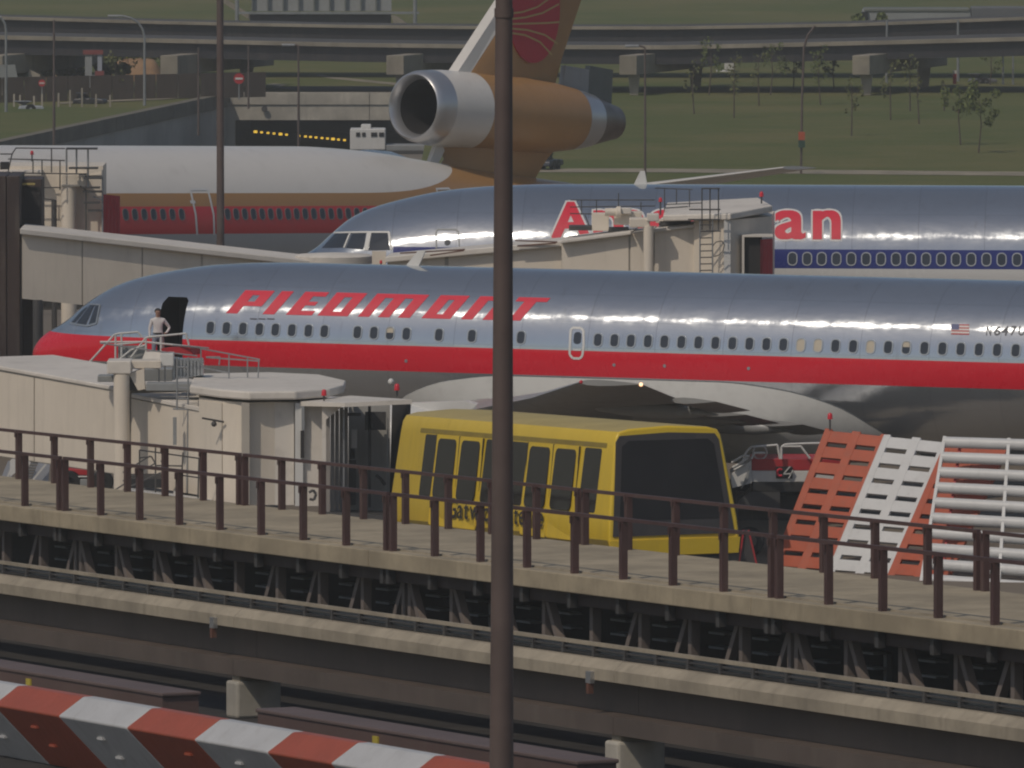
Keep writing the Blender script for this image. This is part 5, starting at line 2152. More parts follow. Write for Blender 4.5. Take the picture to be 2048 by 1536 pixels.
m.bar(fence_pt(-.01, 1.0, FB) + fb_n * .2 - Vector((0, 0, .1)), fence_pt(1, .97, FB) + fb_n * .2 - Vector((0, 0, .1)), .3, .3)
m.build('base_board', M['bar_white2'], bg2)
beacon(1660, 833, 289.4, 'red and white beacon on the top left corner of the blast fence', .075, .4)
# triangular warning boards behind the car front
tw = thing('warning_board', 'red edged dark triangular board on the ground right of the yellow car', 'warning board', W(1493, 1126, 286))
m = MB()
m.prism([W(1479, 1128, 286), W(1488, 1060, 286), W(1497, 1060, 286), W(1513, 1128, 286)], (0, .05, 0))
m.build('board', M['charcoal'], tw)
for a, b in (((1478, 1128), (1487, 1060)), ((1497, 1060), (1513, 1128))):
    m = MB()
    m.bar(W(*a, 285.95), W(*b, 285.95), .05, .06, (0, 1, 0))
    m.build('edge', M['red'], tw)
for a in ((1495, 1122), ):
    MB().tube(W(1496, 1126, 286), W(1496, 1160, 286), .03, .03, 8).build('leg', M['steel_dark'], tw)

# ---------------------------------------------------------------- loader with white rails
ld = thing('baggage_loader', 'white, red and black belt loader with white railings right of the yellow car', 'loader', (W(1560, 960, 292).x, 292, 0))
for y0, y1, mt, nm, x0, x1 in ((918, 941, 'red', 'red_panel', 1503, 1680), (941.5, 964, 'white_paint', 'white_panel', 1503, 1680), (964.5, 984, 'black', 'black_panel', 1503, 1680)):
    m = MB()
    pbox(m, x0, y0, x1, y1, 291.2, 2.0)
    m.build(nm, M[mt], ld, bevel=.02)
m = MB()
m.prism([W(1503, 921, 291.1), W(1503, 966, 291.1), W(1465, 976, 291.1), W(1462, 948, 291.1)], (0, 1.8, 0))
m.build('conveyor_end', M['white_paint'], ld)
m = MB()
m.prism([W(1500, 930, 291.0), W(1496, 962, 291.0), W(1482, 978, 291.0)], (0, .05, 0))
m.build('side_recess', M['grey_paint'], ld)
m = MB()
pbox(m, 1474, 990, 1640, 1040, 291.6, 1.6)
m.build('chassis', M['black'], ld)
m = MB()
m.prism([W(1500, 984, 291.2), W(1478, 1003, 291.2), W(1474, 1020, 291.2), W(1560, 1020, 291.2), W(1560, 984, 291.2)], (0, 1.6, 0))
m.build('hood', M['steel_dark'], ld)
for xw in (1500, 1610):
    c = W(xw, 1090, 291.4)
    m = MB()
    m.lathe(Vector((c.x, 291.3, .42)), (0, 1, 0), [(0, .2), (0, .38), (.05, .42), (.25, .42), (.3, .38), (.3, .2)], 20)
    m.build('wheel', M['black'], ld, smooth=40)
for pts in ([(1486, 922), (1492, 905), (1502, 894), (1555, 890), (1560, 918)], [(1563, 918), (1563, 894), (1570, 889), (1612, 887), (1668, 886)], [(1563, 893), (1602, 893), (1620, 917)],
            [(1465, 935), (1483, 925), (1496, 916)], [(1463, 925), (1485, 912), (1500, 912)], [(1468, 940), (1490, 928)], [(1503, 918), (1508, 906), (1530, 906)]):
    m = MB()
    pbar(m, pts, 291.0, .035, 8)
    m.build('handrail', M['white_rail'], ld, smooth=60)
m = MB()
c = W(1520, 905, 291.3)
pts = [c + Vector((math.cos(R(a)) * .2, 0, math.sin(R(a)) * .2)) for a in range(0, 361, 24)]
m.path(pts, .025, 6)
m.build('steering_wheel', M['white_rail'], ld, smooth=60)
m = MB()
pbox(m, 1552, 933, 1585, 957, 291.15, .03)
m.build('emblem_plate', M['black'], ld)
m = MB()
c = W(1560, 945, 291.1)
pts = [c + Vector((math.cos(R(a)) * .085, 0, math.sin(R(a)) * .1)) for a in range(50, 320, 22)]
m.path(pts, .033, 6)
m.build('emblem_letter', M['letter_red'], ld)
m = MB()
for s in ([(1580, 933), (1567, 948)], [(1567, 948), (1584, 947)], [(1586, 940), (1577, 957)]):
    m.bar(W(*s[0], 291.1), W(*s[1], 291.1), .03, .06, (0, 1, 0))
m.build('emblem_stroke', M['white_paint'], ld)

# ---------------------------------------------------------------- ground vehicles below the left bridge
gs = thing('ground_steps', 'grey mobile steps with white sides on the apron at the left edge', 'steps', (W(55, 960, 312).x, 312, 0))
for x0, x1, mt in ((0, 26, 'grey_blue'), (62, 100, 'grey_blue')):
    if mt not in M: M[mt] = paint('grey_blue_paint', (0.33, 0.35, 0.40), .5, .1, 1, .15)
    m = MB()
    m.prism([W(x0 - 2, 966, 311.5), W(x1 - 4, 970, 311.5), W(x1, 926, 311.5), W(x0 + 16, 922, 311.5)], (0, .1, 0))
    m.build('side_panel', M[mt], gs)
for k in range(9):
    m = MB()
    m.bar(W(32 - 1.2 * k + 14, 920 + 5.4 * k, 312), W(66 - 1.2 * k + 18, 923 + 5.4 * k, 312), .25, .04)
    m.build('step', M['galv'], gs)
for a, b in (((60, 924), (38, 964)), ((92, 928), (62, 964)), ((30, 918), (12, 962))):
    m = MB()
    m.bar(W(*a, 311.3), W(*b, 311.3), .06, .06, (0, 1, 0))
    m.build('side_rail', M['white_rail'], gs)
rt = thing('tow_tractor', 'red and black tow tractor parked beneath the left bridge', 'tractor', (W(175, 960, 316).x, 316, 0))
for x0, y0, x1, y1, mt, nm, yy in ((128, 938, 178, 951, 'red', 'hood', 315), (196, 946, 215, 953, 'red', 'rear_cover', 315.2), (124, 952, 216, 978, 'black', 'chassis', 315), (120, 952, 180, 955, 'white_paint', 'bumper_strip', 314.9),
                                   (160, 958, 178, 972, 'grey_paint', 'side_plate', 314.9), (118, 957, 125, 963, 'white_paint', 'headlight', 314.8), (198, 962, 206, 966, 'white_paint', 'reflector', 314.8)):
    m = MB()
    pbox(m, x0, y0, x1, y1, yy, 1.4 if nm in ('hood', 'chassis', 'rear_cover') else .08)
    m.build(nm, M[mt], rt, bevel=.03)
for xw in (140, 205):
    c = W(xw, 980, 315.2)
    m = MB()
    m.lathe(Vector((c.x, 314.9, .36)), (0, 1, 0), [(0, .15), (0, .32), (.05, .36), (.25, .36), (.3, .32), (.3, .15)], 20)
    m.build('wheel', M['black'], rt, smooth=40)

# ================================================================ underpass behind the gold airliner
L0, L1 = Vector((*PIT_L0, 0)), Vector((*PIT_L1, 0))
RZ = -4.6
sheet('sunken_road', [(-31, 560, 0), (PIT_R, 560, 0), (PIT_R, 700, 0), (-19, 700, 0), (-18.4, 648, 0)], M['asphalt'], RZ)
t = thing('retaining_wall', 'long grey concrete retaining wall beside the sunken road', 'wall', (L0 + L1) / 2 + Vector((0, 0, RZ)))
nseg = 9
for i in range(nseg):
    a, b = L0.lerp(L1, (i + .004) / nseg), L0.lerp(L1, (i + .996) / nseg)
    n = Vector((-.6, .09, 0))
    m = MB()
    m.hexa([a + Vector((0, 0, RZ)), b + Vector((0, 0, RZ)), b + n + Vector((0, 0, RZ)), a + n + Vector((0, 0, RZ)), a + Vector((0, 0, -.75)), b + Vector((0, 0, -.75)), b + n + Vector((0, 0, -.75)), a + n + Vector((0, 0, -.75))])
    m.build('wall_panel', M['concrete_grey'], t)
    m = MB()
    e = Vector((.12, -.02, 0))
    m.hexa([a + e + Vector((0, 0, -.748)), b + e + Vector((0, 0, -.748)), b + n + Vector((0, 0, -.748)), a + n + Vector((0, 0, -.748)), a + e + Vector((0, 0, .12)), b + e + Vector((0, 0, .12)), b + n + Vector((0, 0, .12)), a + n + Vector((0, 0, .12))])
    m.build('coping', M['stained'] if 'stained' in M else M.setdefault('stained', concrete('stained_coping', (0.17, 0.15, 0.115), .5)), t)
t = thing('tunnel_portal', 'pale concrete beam over the dark tunnel mouth of the underpass', 'tunnel', (-11.5, 648, RZ))
x0, x1 = -18.3, PIT_R + .3
for i in range(3):
    a, b = x0 + (x1 - x0) * i / 3 + .02, x0 + (x1 - x0) * (i + 1) / 3 - .02
    m = MB()
    m.hexa([(a, 647.6, -1.62), (b, 647.6, -1.62), (b, 649, -1.62), (a, 649, -1.62), (a, 647.6, -.62), (b, 647.6, -.62), (b, 649, -.62), (a, 649, -.62)])
    m.build('beam', M['pale_conc'], t)
    m = MB()
    m.hexa([(a, 647.5, -.61), (b, 647.5, -.61), (b, 649, -.61), (a, 649, -.61), (a, 647.5, .14), (b, 647.5, .14), (b, 649, .14), (a, 649, .14)])
    m.build('parapet', M['pale_conc'], t)
for pts, nm in (([(x0 - .3, 647.3, RZ), (x0 + .35, 647.3, RZ), (x0 + .35, 647.3, -1.0), (x0 - .3, 647.3, -.2)], 'wing_wall'), ):
    m = MB()
    m.prism(pts, (0, 1.5, 0))
    m.build(nm, M['concrete_grey'], t)
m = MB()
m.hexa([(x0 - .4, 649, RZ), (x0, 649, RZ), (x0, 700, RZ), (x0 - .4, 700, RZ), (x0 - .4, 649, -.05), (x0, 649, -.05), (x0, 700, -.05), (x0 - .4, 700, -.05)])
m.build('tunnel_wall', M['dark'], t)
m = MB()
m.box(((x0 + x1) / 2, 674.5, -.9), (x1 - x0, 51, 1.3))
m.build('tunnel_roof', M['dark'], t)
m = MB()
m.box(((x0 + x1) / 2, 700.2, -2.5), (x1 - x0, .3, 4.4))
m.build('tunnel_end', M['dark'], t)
ORD = 'first second third fourth fifth sixth seventh eighth ninth tenth eleventh twelfth thirteenth fourteenth fifteenth'.split()
M['tunnel_lamp'] = lens_mat('yellow_tunnel_lamp', (1.0, 0.62, 0.06), 2.2)
for i, px in enumerate([511, 523, 536, 548, 561, 573] + [598, 611, 621, 632, 644, 655, 666, 677, 689]):
    py = 263.5 + (px - 511) * .094
    c = W(px, py, 662)
    big = .16 if i in (0, 4, 12) else .12
    b = MB()
    b.box(c, (big * 1.5, .1, big))
    tag(b.build('tunnel_lamp', M['tunnel_lamp']), '%s yellow lamp from the left in the dark tunnel mouth' % ORD[i], 'lamp', 'yellow lamps in the tunnel')
m = MB()
m.lathe(W(529, 218, 647.4), (0, -1, 0), [(0, .2), (.12, .2), (.12, .01)], 14)
m.build('fan_vent', M['steel_dark'], t)

# ---------------------------------------------------------------- roads on the grass
def strip(name, pts_l, pts_r, mat, z=.02):
    m = MB()
    for i in range(len(pts_l) - 1):
        m.quad(*(Vector((p.x, p.y, z)) for p in (pts_l[i], pts_r[i], pts_r[i + 1], pts_l[i + 1])))
    o = m.build(name, mat, fix=False)
    if o.data.polygons[0].normal.z < 0: o.data.flip_normals()
    return tag(o, kind='structure')


M['kerb'] = concrete('kerb_concrete', (0.30, 0.26, 0.19), .5)
strip('perimeter_road', [Wz(1040, 338), Wz(1300, 337.5), Wz(1600, 340), Wz(2150, 345)], [Wz(1040, 345), Wz(1300, 345), Wz(1600, 348), Wz(2150, 353)], M['kerb'])
strip('slip_road', [Wz(510, 140), Wz(545, 141), Wz(600, 152), Wz(680, 165), Wz(790, 176)], [Wz(500, 158), Wz(520, 168), Wz(560, 178), Wz(640, 186), Wz(790, 189)], M['asphalt'], .024)
strip('kerb', [Wz(535, 130.5), Wz(590, 138), Wz(660, 154), Wz(800, 168)], [Wz(535, 134), Wz(590, 142), Wz(660, 158.5), Wz(800, 172)], M['kerb'], .05)
strip('kerb', [Wz(548, 168), Wz(575, 170), Wz(525, 187)], [Wz(530, 171), Wz(560, 174), Wz(515, 190)], M['kerb'], .05)
strip('verge_path', [Wz(120, 206), Wz(330, 197), Wz(450, 186)], [Wz(120, 209), Wz(330, 200), Wz(450, 189)], M['kerb'], .05)

# ---------------------------------------------------------------- flyover
PXN = [-120, 0, 350, 700, 1030, 1348, 1700, 2048, 2170]
def interp(xs, ys, x):
    for a, b, c, d in zip(xs[:-1], xs[1:], ys[:-1], ys[1:]):
        if a <= x <= b: return c + (d - c) * (x - a) / (b - a)
    return ys[-1]


M['far_conc'] = concrete('flyover_concrete', (0.30, 0.265, 0.21), .3)
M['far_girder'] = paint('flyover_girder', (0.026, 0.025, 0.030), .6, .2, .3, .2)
M['crash'] = paint('crash_rail', (0.15, 0.16, 0.145), .5, .2, .6, .2)
for nm, lab, Yb, ys, cop, gir, wid in (('flyover', 'far carriageway of the flyover across the background', 676, [31, 33, 43, 50, 53, 53, 47, 34, 30], 6, 27, 9),
                                       ('flyover', 'near carriageway of the flyover across the background', 649.5, [69, 71, 78, 86, 90, 91, 83, 74, 71], 8, 30, 11)):
    t = thing(nm, lab, 'flyover', (0, Yb, 0))
    ex = [-120, 330, 780, 1240, 1705, 2170]
    for a, b in zip(ex[:-1], ex[1:]):
        m, g2, rd = MB(), MB(), MB()
        n = 5
        for i in range(n):
            u0, u1 = a + (b - a) * i / n, a + (b - a) * (i + 1) / n
            p, q = W(u0, interp(PXN, ys, u0), Yb), W(u1, interp(PXN, ys, u1), Yb)
            s = Yb / F_PX
            dep = Vector((0, wid, 0))
            c = Vector((0, 0, -cop * s))
            k5, lw = Vector((0, .5, 0)), Vector((0, 0, -.12))
            m.hexa([p + c, q + c, q + k5 + c, p + k5 + c, p, q, q + k5, p + k5])
            rd.hexa([p + k5 + c, q + k5 + c, q + dep + c, p + dep + c, p + k5 + lw, q + k5 + lw, q + dep + lw, p + dep + lw])
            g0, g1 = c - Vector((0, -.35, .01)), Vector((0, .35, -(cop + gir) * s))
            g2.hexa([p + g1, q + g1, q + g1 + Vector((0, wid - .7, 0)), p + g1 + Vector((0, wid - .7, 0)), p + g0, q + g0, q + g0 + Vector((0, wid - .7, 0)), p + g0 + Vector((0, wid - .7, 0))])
        m.build('deck_edge', M['far_conc'], t)
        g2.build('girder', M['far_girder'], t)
        rd.build('road_deck', M['asphalt'], t)
for i, (px, cb, ly, lab) in enumerate(((338, 207, 0, 'flyover pier with hammerhead by the curved lamp post'), (790, 200, 0, 'flyover pier partly hidden by the tail engine intake'), (1256, 203, 0, 'flyover pier standing on the grass right of the tail engine'),
                                       (1722, 172, 0, 'flyover pier at the right behind the saplings'), (-12, 215, 0, 'flyover pier at the left edge'))):
    t = thing('flyover_pier', lab, 'pier', (W(px, cb, 632).x, 632, 0), 'flyover piers')
    Yp = 646.0
    hx = 17.5
    a, b = W(px - hx, 150, Yp), W(px + hx, 150, Yp)
    zt = W(px, 111, Yp).z
    sk = Vector((5.8, 18.0, 0))                 # crossbeam runs away to the right
    z0 = W(px, 150, Yp).z
    m = MB()
    m.hexa([(a.x, Yp, z0), (b.x, Yp, z0), (b.x + sk.x, Yp + sk.y, z0), (a.x + sk.x, Yp + sk.y, z0), (a.x, Yp, zt), (b.x, Yp, zt), (b.x + sk.x, Yp + sk.y, zt), (a.x + sk.x, Yp + sk.y, zt)])
    m.build('crossbeam', M['far_conc'], t, bevel=.04)
    for k, w_ in ((.07, .38), (.8, .45)):
        c = Vector(((a.x + b.x) / 2, Yp, 0)) + sk * k
        m = MB()
        m.hexa([(c.x - w_ * .7, c.y - .4, 0), (c.x + w_ * .7, c.y - .4, 0), (c.x + w_ * .7, c.y + .4, 0), (c.x - w_ * .7, c.y + .4, 0), (c.x - w_, c.y - .5, z0 - .002), (c.x + w_, c.y - .5, z0 - .002), (c.x + w_, c.y + .5, z0 - .002), (c.x - w_, c.y + .5, z0 - .002)])
        m.build('column', M['far_conc'], t, bevel=.04)

# ---------------------------------------------------------------- overhead gantry and embankment at top
t = thing('sign_gantry', 'grey overhead sign gantry above the flyover at the top', 'gantry', (W(650, 60, 720).x, 720, 0))
for i in range(9):
    m = MB()
    x = 505 + i * 31
    pbox(m, x + .6, -40, x + 30, 22, 720, .25)
    m.build('sign_panel', M['grey_paint'], t)
    m = MB()
    pbox(m, x - 2, -40, x + .4, 23, 719.6, .3)
    m.build('sign_rib', M['crash'], t)
m = MB()
pbox(m, 470, 24, 838, 28, 719.4, .5)
m.build('walk_rail', M['galv'], t)
m = MB()
pbox(m, 500, 29, 782, 46, 719.8, .8)
m.build('truss_beam', M['far_girder'], t)
for x in (474, 830):
    m = MB()
    p = W(x, -30, 719.5)
    m.tube((p.x, 719.5, 0), p, .16, .14, 10)
    m.build('gantry_post', M['galv'], t)
m = MB()
m.prism([W(782, 30, 719), W(795, 33, 719), W(825, 56, 719), W(790, 56, 719)], (0, 1, 0))
m.build('abutment', M['far_conc'], t)
m = MB()
m.bar(W(446, 0, 721), W(525, 50, 721), .4, .35)
m.build('stay', M['far_conc'], t)
# coach beyond the flyover
cp = W(1725, 40, 748)
t = thing('coach', 'long pale coach passing beyond the flyover at top right', 'coach', (W(1850, 40, 750).x, 750, 0))
for x0, x1, y0, mt, nm in ((1726, 1942, 19, 'grey_paint', 'body'), (1943, 2060, 14, 'charcoal2', 'trailer')):
    if mt not in M: M[mt] = paint('slate_paint', (0.115, 0.12, 0.13), .5, .1, .5, .1)
    m = MB()
    pbox(m, x0, y0, x1, 70, 748, 2.5)
    m.build(nm, M[mt], t, bevel=.1)
m = MB()
pbox(m, 1728, 16, 1940, 24, 747.9, 2.6)
m.build('roof', M['crash'], t, bevel=.1)
m = MB()
pbox(m, 1722, 24, 1736, 40, 747.8, 1.0)
m.build('cab_window', M['glass'], t)
for xw in (1780, 1900, 2000):
    c = W(xw, 70, 748)
    m = MB()
    m.lathe(Vector((c.x, 747.9, .5)), (0, 1, 0), [(0, .2), (0, .5), (.3, .5), (.3, .2)], 16)
    m.build('wheel', M['black'], t)


# ---------------------------------------------------------------- vehicles
def small_car(name, label, px, py, Y, L, col, ang, grp='cars in the background', s=1.0):
    b = W(px, py, Y)
    t = thing(name, label, 'car', b, grp, rot=Matrix.Rotation(ang, 3, 'Z'))
    W_, H_ = 1.65 * s, 1.35 * s
    L *= s
    mt = paint(name + '_paint', col, .35, .05, 1, .05)
    m = MB()
    pr = [(-L / 2, .22), (-L / 2 + .05, .62), (-L / 2 + .15, .74), (L / 2 - 1.1, .8), (L / 2 - .1, .7), (L / 2, .5), (L / 2, .22)]
    m.prism([Vector((x, -W_ / 2, z * s)) for x, z in pr], (0, W_, 0))
    m.build('body', mt, t, local=True, bevel=.06)
    m = MB()
    cb = [(-L / 2 + .35, .74), (-L / 2 + .8, 1.32), (L / 2 - 1.9, 1.35), (L / 2 - 1.25, .8)]
    m.prism([Vector((x, -W_ / 2 + .1, z * s)) for x, z in cb], (0, W_ - .2, 0))
    m.build('cabin', M['glass'], t, local=True, bevel=.04)
    m = MB()
    m.prism([Vector((x, -W_ / 2 + .12, z * s)) for x, z in [(-L / 2 + .78, 1.33), (-L / 2 + .85, 1.39), (L / 2 - 1.95, 1.41), (L / 2 - 1.85, 1.345)]], (0, W_ - .24, 0))
    m.build('roof', mt, t, local=True)
    for x in (-L / 2 + .75, L / 2 - .8):
        for y in (-W_ / 2 - .01, W_ / 2 - .2):
            m = MB()
            m.lathe((x, y, .3 * s), (0, 1, 0), [(0, .12), (0, .29), (.21, .29), (.21, .12)], 14)
            m.build('wheel', M['black'], t, local=True)
    return t


small_car('parked_car', 'yellow car seen below the flyover right of the tail', 1220, 130, 706, 3.4, (0.55, 0.33, 0.02), R(8), s=.5)
small_car('dark_car', 'dark car half hidden behind the gold tail', 1096, 336, 541, 3.6, (0.03, 0.035, 0.05), R(70), s=.62)
small_car('parked_car', 'pale car by the brown fence at the far left', 62, 222, 625, 3.6, (0.35, 0.37, 0.4), R(4), s=.45)
small_car('dark_car', 'dark estate car in front of the brown fence below the hoarding', 180, 210, 633, 3.8, (0.03, 0.03, 0.035), R(-12), s=.55)
small_car('grey_car', 'grey car below the flyover at the right edge', 1965, 168, 668, 3.8, (0.14, 0.14, 0.15), R(5), s=.5)
tr = thing('lorry', 'white lorry with grey bed at the tunnel mouth', 'lorry', (W(735, 300, 622).x, 622, RZ))
for x0, y0, x1, y1, mt, nm, yy, dp in ((700, 258, 771, 300, 'white_paint', 'cab', 622, 2.2), (722, 249, 742, 258, 'white_paint', 'roof_pod', 622.5, 1), (700, 300, 850, 330, 'steel_dark', 'chassis', 622.1, 2.2), (771, 290, 850, 302, 'grey_paint', 'bed', 622.1, 2.2)):
    m = MB()
    pbox(m, x0, y0, x1, y1, yy, dp)
    m.build(nm, M[mt], tr, bevel=.06)
for x0, x1 in ((712, 720), (724, 731), (742, 754), (758, 768)):
    m = MB()
    pbox(m, x0, 265, x1, 273, 621.95, .06)
    m.build('window', M['glass'], tr)
for xw in (720, 830):
    c = W(xw, 330, 622)
    m = MB()
    m.lathe(Vector((c.x, 621.9, RZ + .5)), (0, 1, 0), [(0, .2), (0, .5), (.3, .5), (.3, .2)], 16)
    m.build('wheel', M['black'], tr)
vn = thing('box_van', 'pale box van parked below the flyover crossbeam', 'van', (W(1425, 175, 690).x, 690, 0))
for x0, y0, x1, y1, mt, nm in ((1384, 148, 1432, 176, 'white_paint', 'box'), (1433, 142, 1462, 176, 'white_paint', 'rear_box'), (1450, 118, 1468, 140, 'white_paint', 'cab')):
    m = MB()
    pbox(m, x0, y0, x1, y1, 690, 2)
    m.build(nm, M[mt], vn, bevel=.05)

# ---------------------------------------------------------------- fence, hoarding, mounds, houses on the left
t = thing('timber_fence', 'dark brown timber fence on the left beyond the grass', 'fence', (W(200, 210, 636).x, 636, 0))
M['fence'] = paint('fence_stain', (0.075, 0.055, 0.042), .8, .3, .5, .3)
npn = 13
for i in range(npn):
    x0 = -40 + 44 * i
    y0 = 158 - i * 1.4
    Yf = 634 + i * .8
    a, b = W(x0 + .7, 200, Yf), W(x0 + 43.3, 200, Yf + .8)
    m = MB()
    m.prism([(a.x, Yf, 0), (b.x, Yf + .8, 0), (b.x, Yf + .8, 1.6), (a.x, Yf, 1.6)], (0, .12, 0))
    m.build('fence_panel', M['fence'], t)
for ip, (x, y0, y1, mt) in enumerate(sorted(((84, 188, 214, 'fence_post'), (117, 186, 216, 'fence_post'), (140, 180, 216, 'fence_post'), (164, 176, 215, 'fence_post'), (192, 188, 214, 'fence_post'), (220, 190, 214, 'fence_post'), (40, 190, 214, 'fence_post'), (68, 192, 216, 'fence_post'), (28, 188, 216, 'fence_post')))):
    p, q = W(x, y0, 628), W(x, y1, 628)
    m = MB()
    m.box((p.x, 628, p.z / 2), (.11, .11, p.z))
    o = m.build('bollard_post', M['concrete'])
    tag(o, '%s thin concrete post from the left, before the brown fence' % ORD[ip], 'post', 'thin posts before the brown fence')
t = thing('hoarding', 'white hoarding with red top and red block behind the fence', 'hoarding', (W(190, 180, 642).x, 642, 0))
for x0, y0, x1, y1, mt, nm, yy in ((170, 108, 184, 176, 'grey_paint', 'board', 641), (184.5, 150, 209, 175, 'grey_paint', 'board', 641), (166, 100, 206, 109, 'red_dull', 'header', 640.9), (190, 142, 208, 160, 'red_dull', 'red_block', 640.8), (195, 110, 204, 142, 'grey_blue', 'board', 641)):
    if mt not in M: M[mt] = paint('dull_red', (0.22, 0.05, 0.045), .6, .1, 1, .2)
    m = MB()
    pbox(m, x0, y0, x1, y1, yy, .12)
    m.build(nm, M[mt], t)
m = MB()
p = W(186, 150, 641.2)
m.box((p.x, 641.3, p.z / 2), (.2, .1, p.z))
m.build('hoarding_post', M['steel_dark'], t)
M['soil'] = ground_mat('bare_soil', (0.26, 0.15, 0.075), (0.34, 0.21, 0.11), .4)
for x0, x1, yt, Yq, lab in ((215, 330, 113, 674, 'tan soil bank beneath the flyover, right of the hoarding'), (125, 172, 138, 662, 'small orange soil heap left of the hoarding'), (75, 165, 116, 676, 'long low tan soil bank at the left below the flyover')):
    a, b = W(x0, 150, Yq), W(x1, 150, Yq)
    h = W(x0, yt, Yq).z
    m = MB()
    NXm, NYm = 16, 6
    for j in range(NYm + 1):
        for i in range(NXm + 1):
            u, v = i / NXm, j / NYm
            e = min(1, 5 * u, 5 * (1 - u)) ** .6 * math.sin(math.pi * v) ** .6
            m.v.append(Vector((a.x + (b.x - a.x) * u, Yq - 3 + 6 * v, -.05 + h * e * (.85 + .15 * random.random()))))
    for j in range(NYm):
        for i in range(NXm):
            k = j * (NXm + 1) + i
            m.f.append([k, k + 1, k + NXm + 2, k + NXm + 1])
            m.mi.append(0)
    tag(m.build('soil_heap', M['soil'], smooth=60), lab, 'soil heap', 'soil heaps')
t = thing('shed', 'low shed with pale sloping roof at the left edge', 'shed', (W(10, 180, 640).x, 640, 0))
m = MB()
pbox(m, -30, 158, 34, 190, 640, 3)
m.build('wall', M['concrete'], t)
m = MB()
m.hexa([W(-35, 160, 639.5), W(36, 158, 639.5), W(36, 158, 643.5), W(-35, 160, 643.5), W(-35, 131, 641), W(30, 129, 641), W(30, 129, 642), W(-35, 131, 642)])
m.build('roof', M['crash'], t)
t = thing('shed', 'small gabled shed roof left of the no entry sign', 'shed', (W(65, 170, 650).x, 650, 0))
m = MB()
m.prism([W(57, 138, 650), W(80, 150, 650), W(80, 166, 650), W(57, 163, 650)], (0, 3, 0))
m.build('gable', M['concrete'], t)


# ---------------------------------------------------------------- lamps and signs
def lamp(px, y0, y1, Y, label, mat='steel_dark', r=.07, arm=None, head=True):
    b = Wz(px, y1)
    if abs(b.y - Y) > 1: b = W(px, y1, Y)
    top = W(px, y0, Y)
    t = thing('street_lamp', label, 'lamp post', (b.x, Y, 0), 'street lamps and posts in the background')
    m = MB()
    m.tube((b.x, Y, 0), top, r, r * .7, 10)
    m.build('post', M[mat], t, smooth=60)
    if arm:
        pts = [W(x, y, Y) for x, y in arm]
        m = MB()
        m.path([top] + pts, r * .7, 8)
        m.build('arm', M[mat], t, smooth=60)
        top = pts[-1]
    if head:
        m = MB()
        m.box(top + Vector((-.15 if arm else 0, 0, 0)), (.75, .25, .14))
        m.build('lamp_head', M['white_paint' if not arm else 'galv'], t, bevel=.04)


lamp(289, 75, 205, 630, 'pale curved street lamp before the brown fence', 'galv', .10, [(285, 58), (276, 45), (262, 36), (245, 32), (232, 32)])
lamp(12, 62, 222, 620, 'pale curved street lamp at the left edge', 'galv', .10, [(10, 48), (4, 38), (-4, 34)])
lamp(108, 40, 290, 572, 'dark thin post rising before the left fence', 'brown_pole', .085, head=False)
lamp(397, 95, 288, 585, 'dark thin post beside the sunken road wall', 'brown_pole', .07, head=False)
lamp(497, 92, 225, 625, 'dark thin post left of the tunnel mouth', 'brown_pole', .07, head=False)
lamp(597, 92, 296, 568, 'dark street lamp with pale head over the tunnel beam', 'brown_pole', .07, [(592, 90), (582, 90)])
lamp(1290, 95, 362, 527, 'dark street lamp behind the tailplane right of the tail engine', 'brown_pole', .07, [(1280, 92), (1270, 92)])
lamp(1774, 40, 168, 668, 'pale post below the right flyover, left one of two', 'galv', .10, head=False)
lamp(1916, 40, 166, 672, 'pale post below the right flyover, right one of two', 'galv', .10, head=False)
lamp(2006, 98, 172, 666, 'pale flagpole at the right edge, left one of two', 'galv', .08, head=False)
lamp(2026, 98, 172, 666, 'pale flagpole at the right edge, right one of two', 'galv', .08, head=False)
t = thing('street_lamp', 'dark lamp post on the grass with orange and green boxes', 'lamp post', (Wz(1602, 346).x, 536, 0), 'street lamps and posts in the background')
m = MB()
m.path([Vector((W(1602, 346, 536).x, 536, 0)), W(1604, 200, 536), W(1608, 95, 536), W(1616, 70, 536), W(1630, 52, 536)], .065, 8)
m.build('post', M['brown_pole'], t, smooth=60)
for y0, y1, mt in ((264, 280, 'orange'), (281, 295, 'green_box')):
    if mt not in M: M[mt] = paint('green_paint', (0.03, 0.07, 0.05), .5, .1, 1, .1)
    m = MB()
    pbox(m, 1597, y0, 1610, y1, 535.7, .25)
    m.build('control_box', M[mt], t)


def no_entry(px, py, yb, Y, label, r=.34):
    c = W(px, py, Y)
    t = thing('road_sign', label, 'road sign', (c.x, Y, 0), 'round no entry signs')
    m = MB()
    m.tube((c.x, Y, 0), (c.x, Y, c.z + .2), .045, .045, 8)
    m.build('post', M['galv'], t)
    m = MB()
    m.lathe(c + Vector((0, -.1, 0)), (0, -1, 0), [(0, .01), (0, r), (.03, r), (.03, .01)], 24)
    m.build('disc', M['red'], t)
    m = MB()
    m.box(c + Vector((0, -.15, 0)), (r * 1.4, .02, r * .36))
    m.build('bar', M['white_paint'], t)


no_entry(478, 157, 190, 640, 'no entry sign above the left end of the tunnel beam')
no_entry(84, 166, 200, 634, 'small no entry sign by the brown fence at the far left', .22)
t = thing('road_sign', 'narrow red and white marker below the right flyover', 'road sign', (W(1909, 160, 664).x, 664, 0))
m = MB()
pbox(m, 1906, 148, 1913, 168, 664, .15)
m.build('panel', M['red'], t)
m = MB()
pbox(m, 1906, 141, 1913, 147.5, 664, .15)
m.build('cap', M['white_paint'], t)


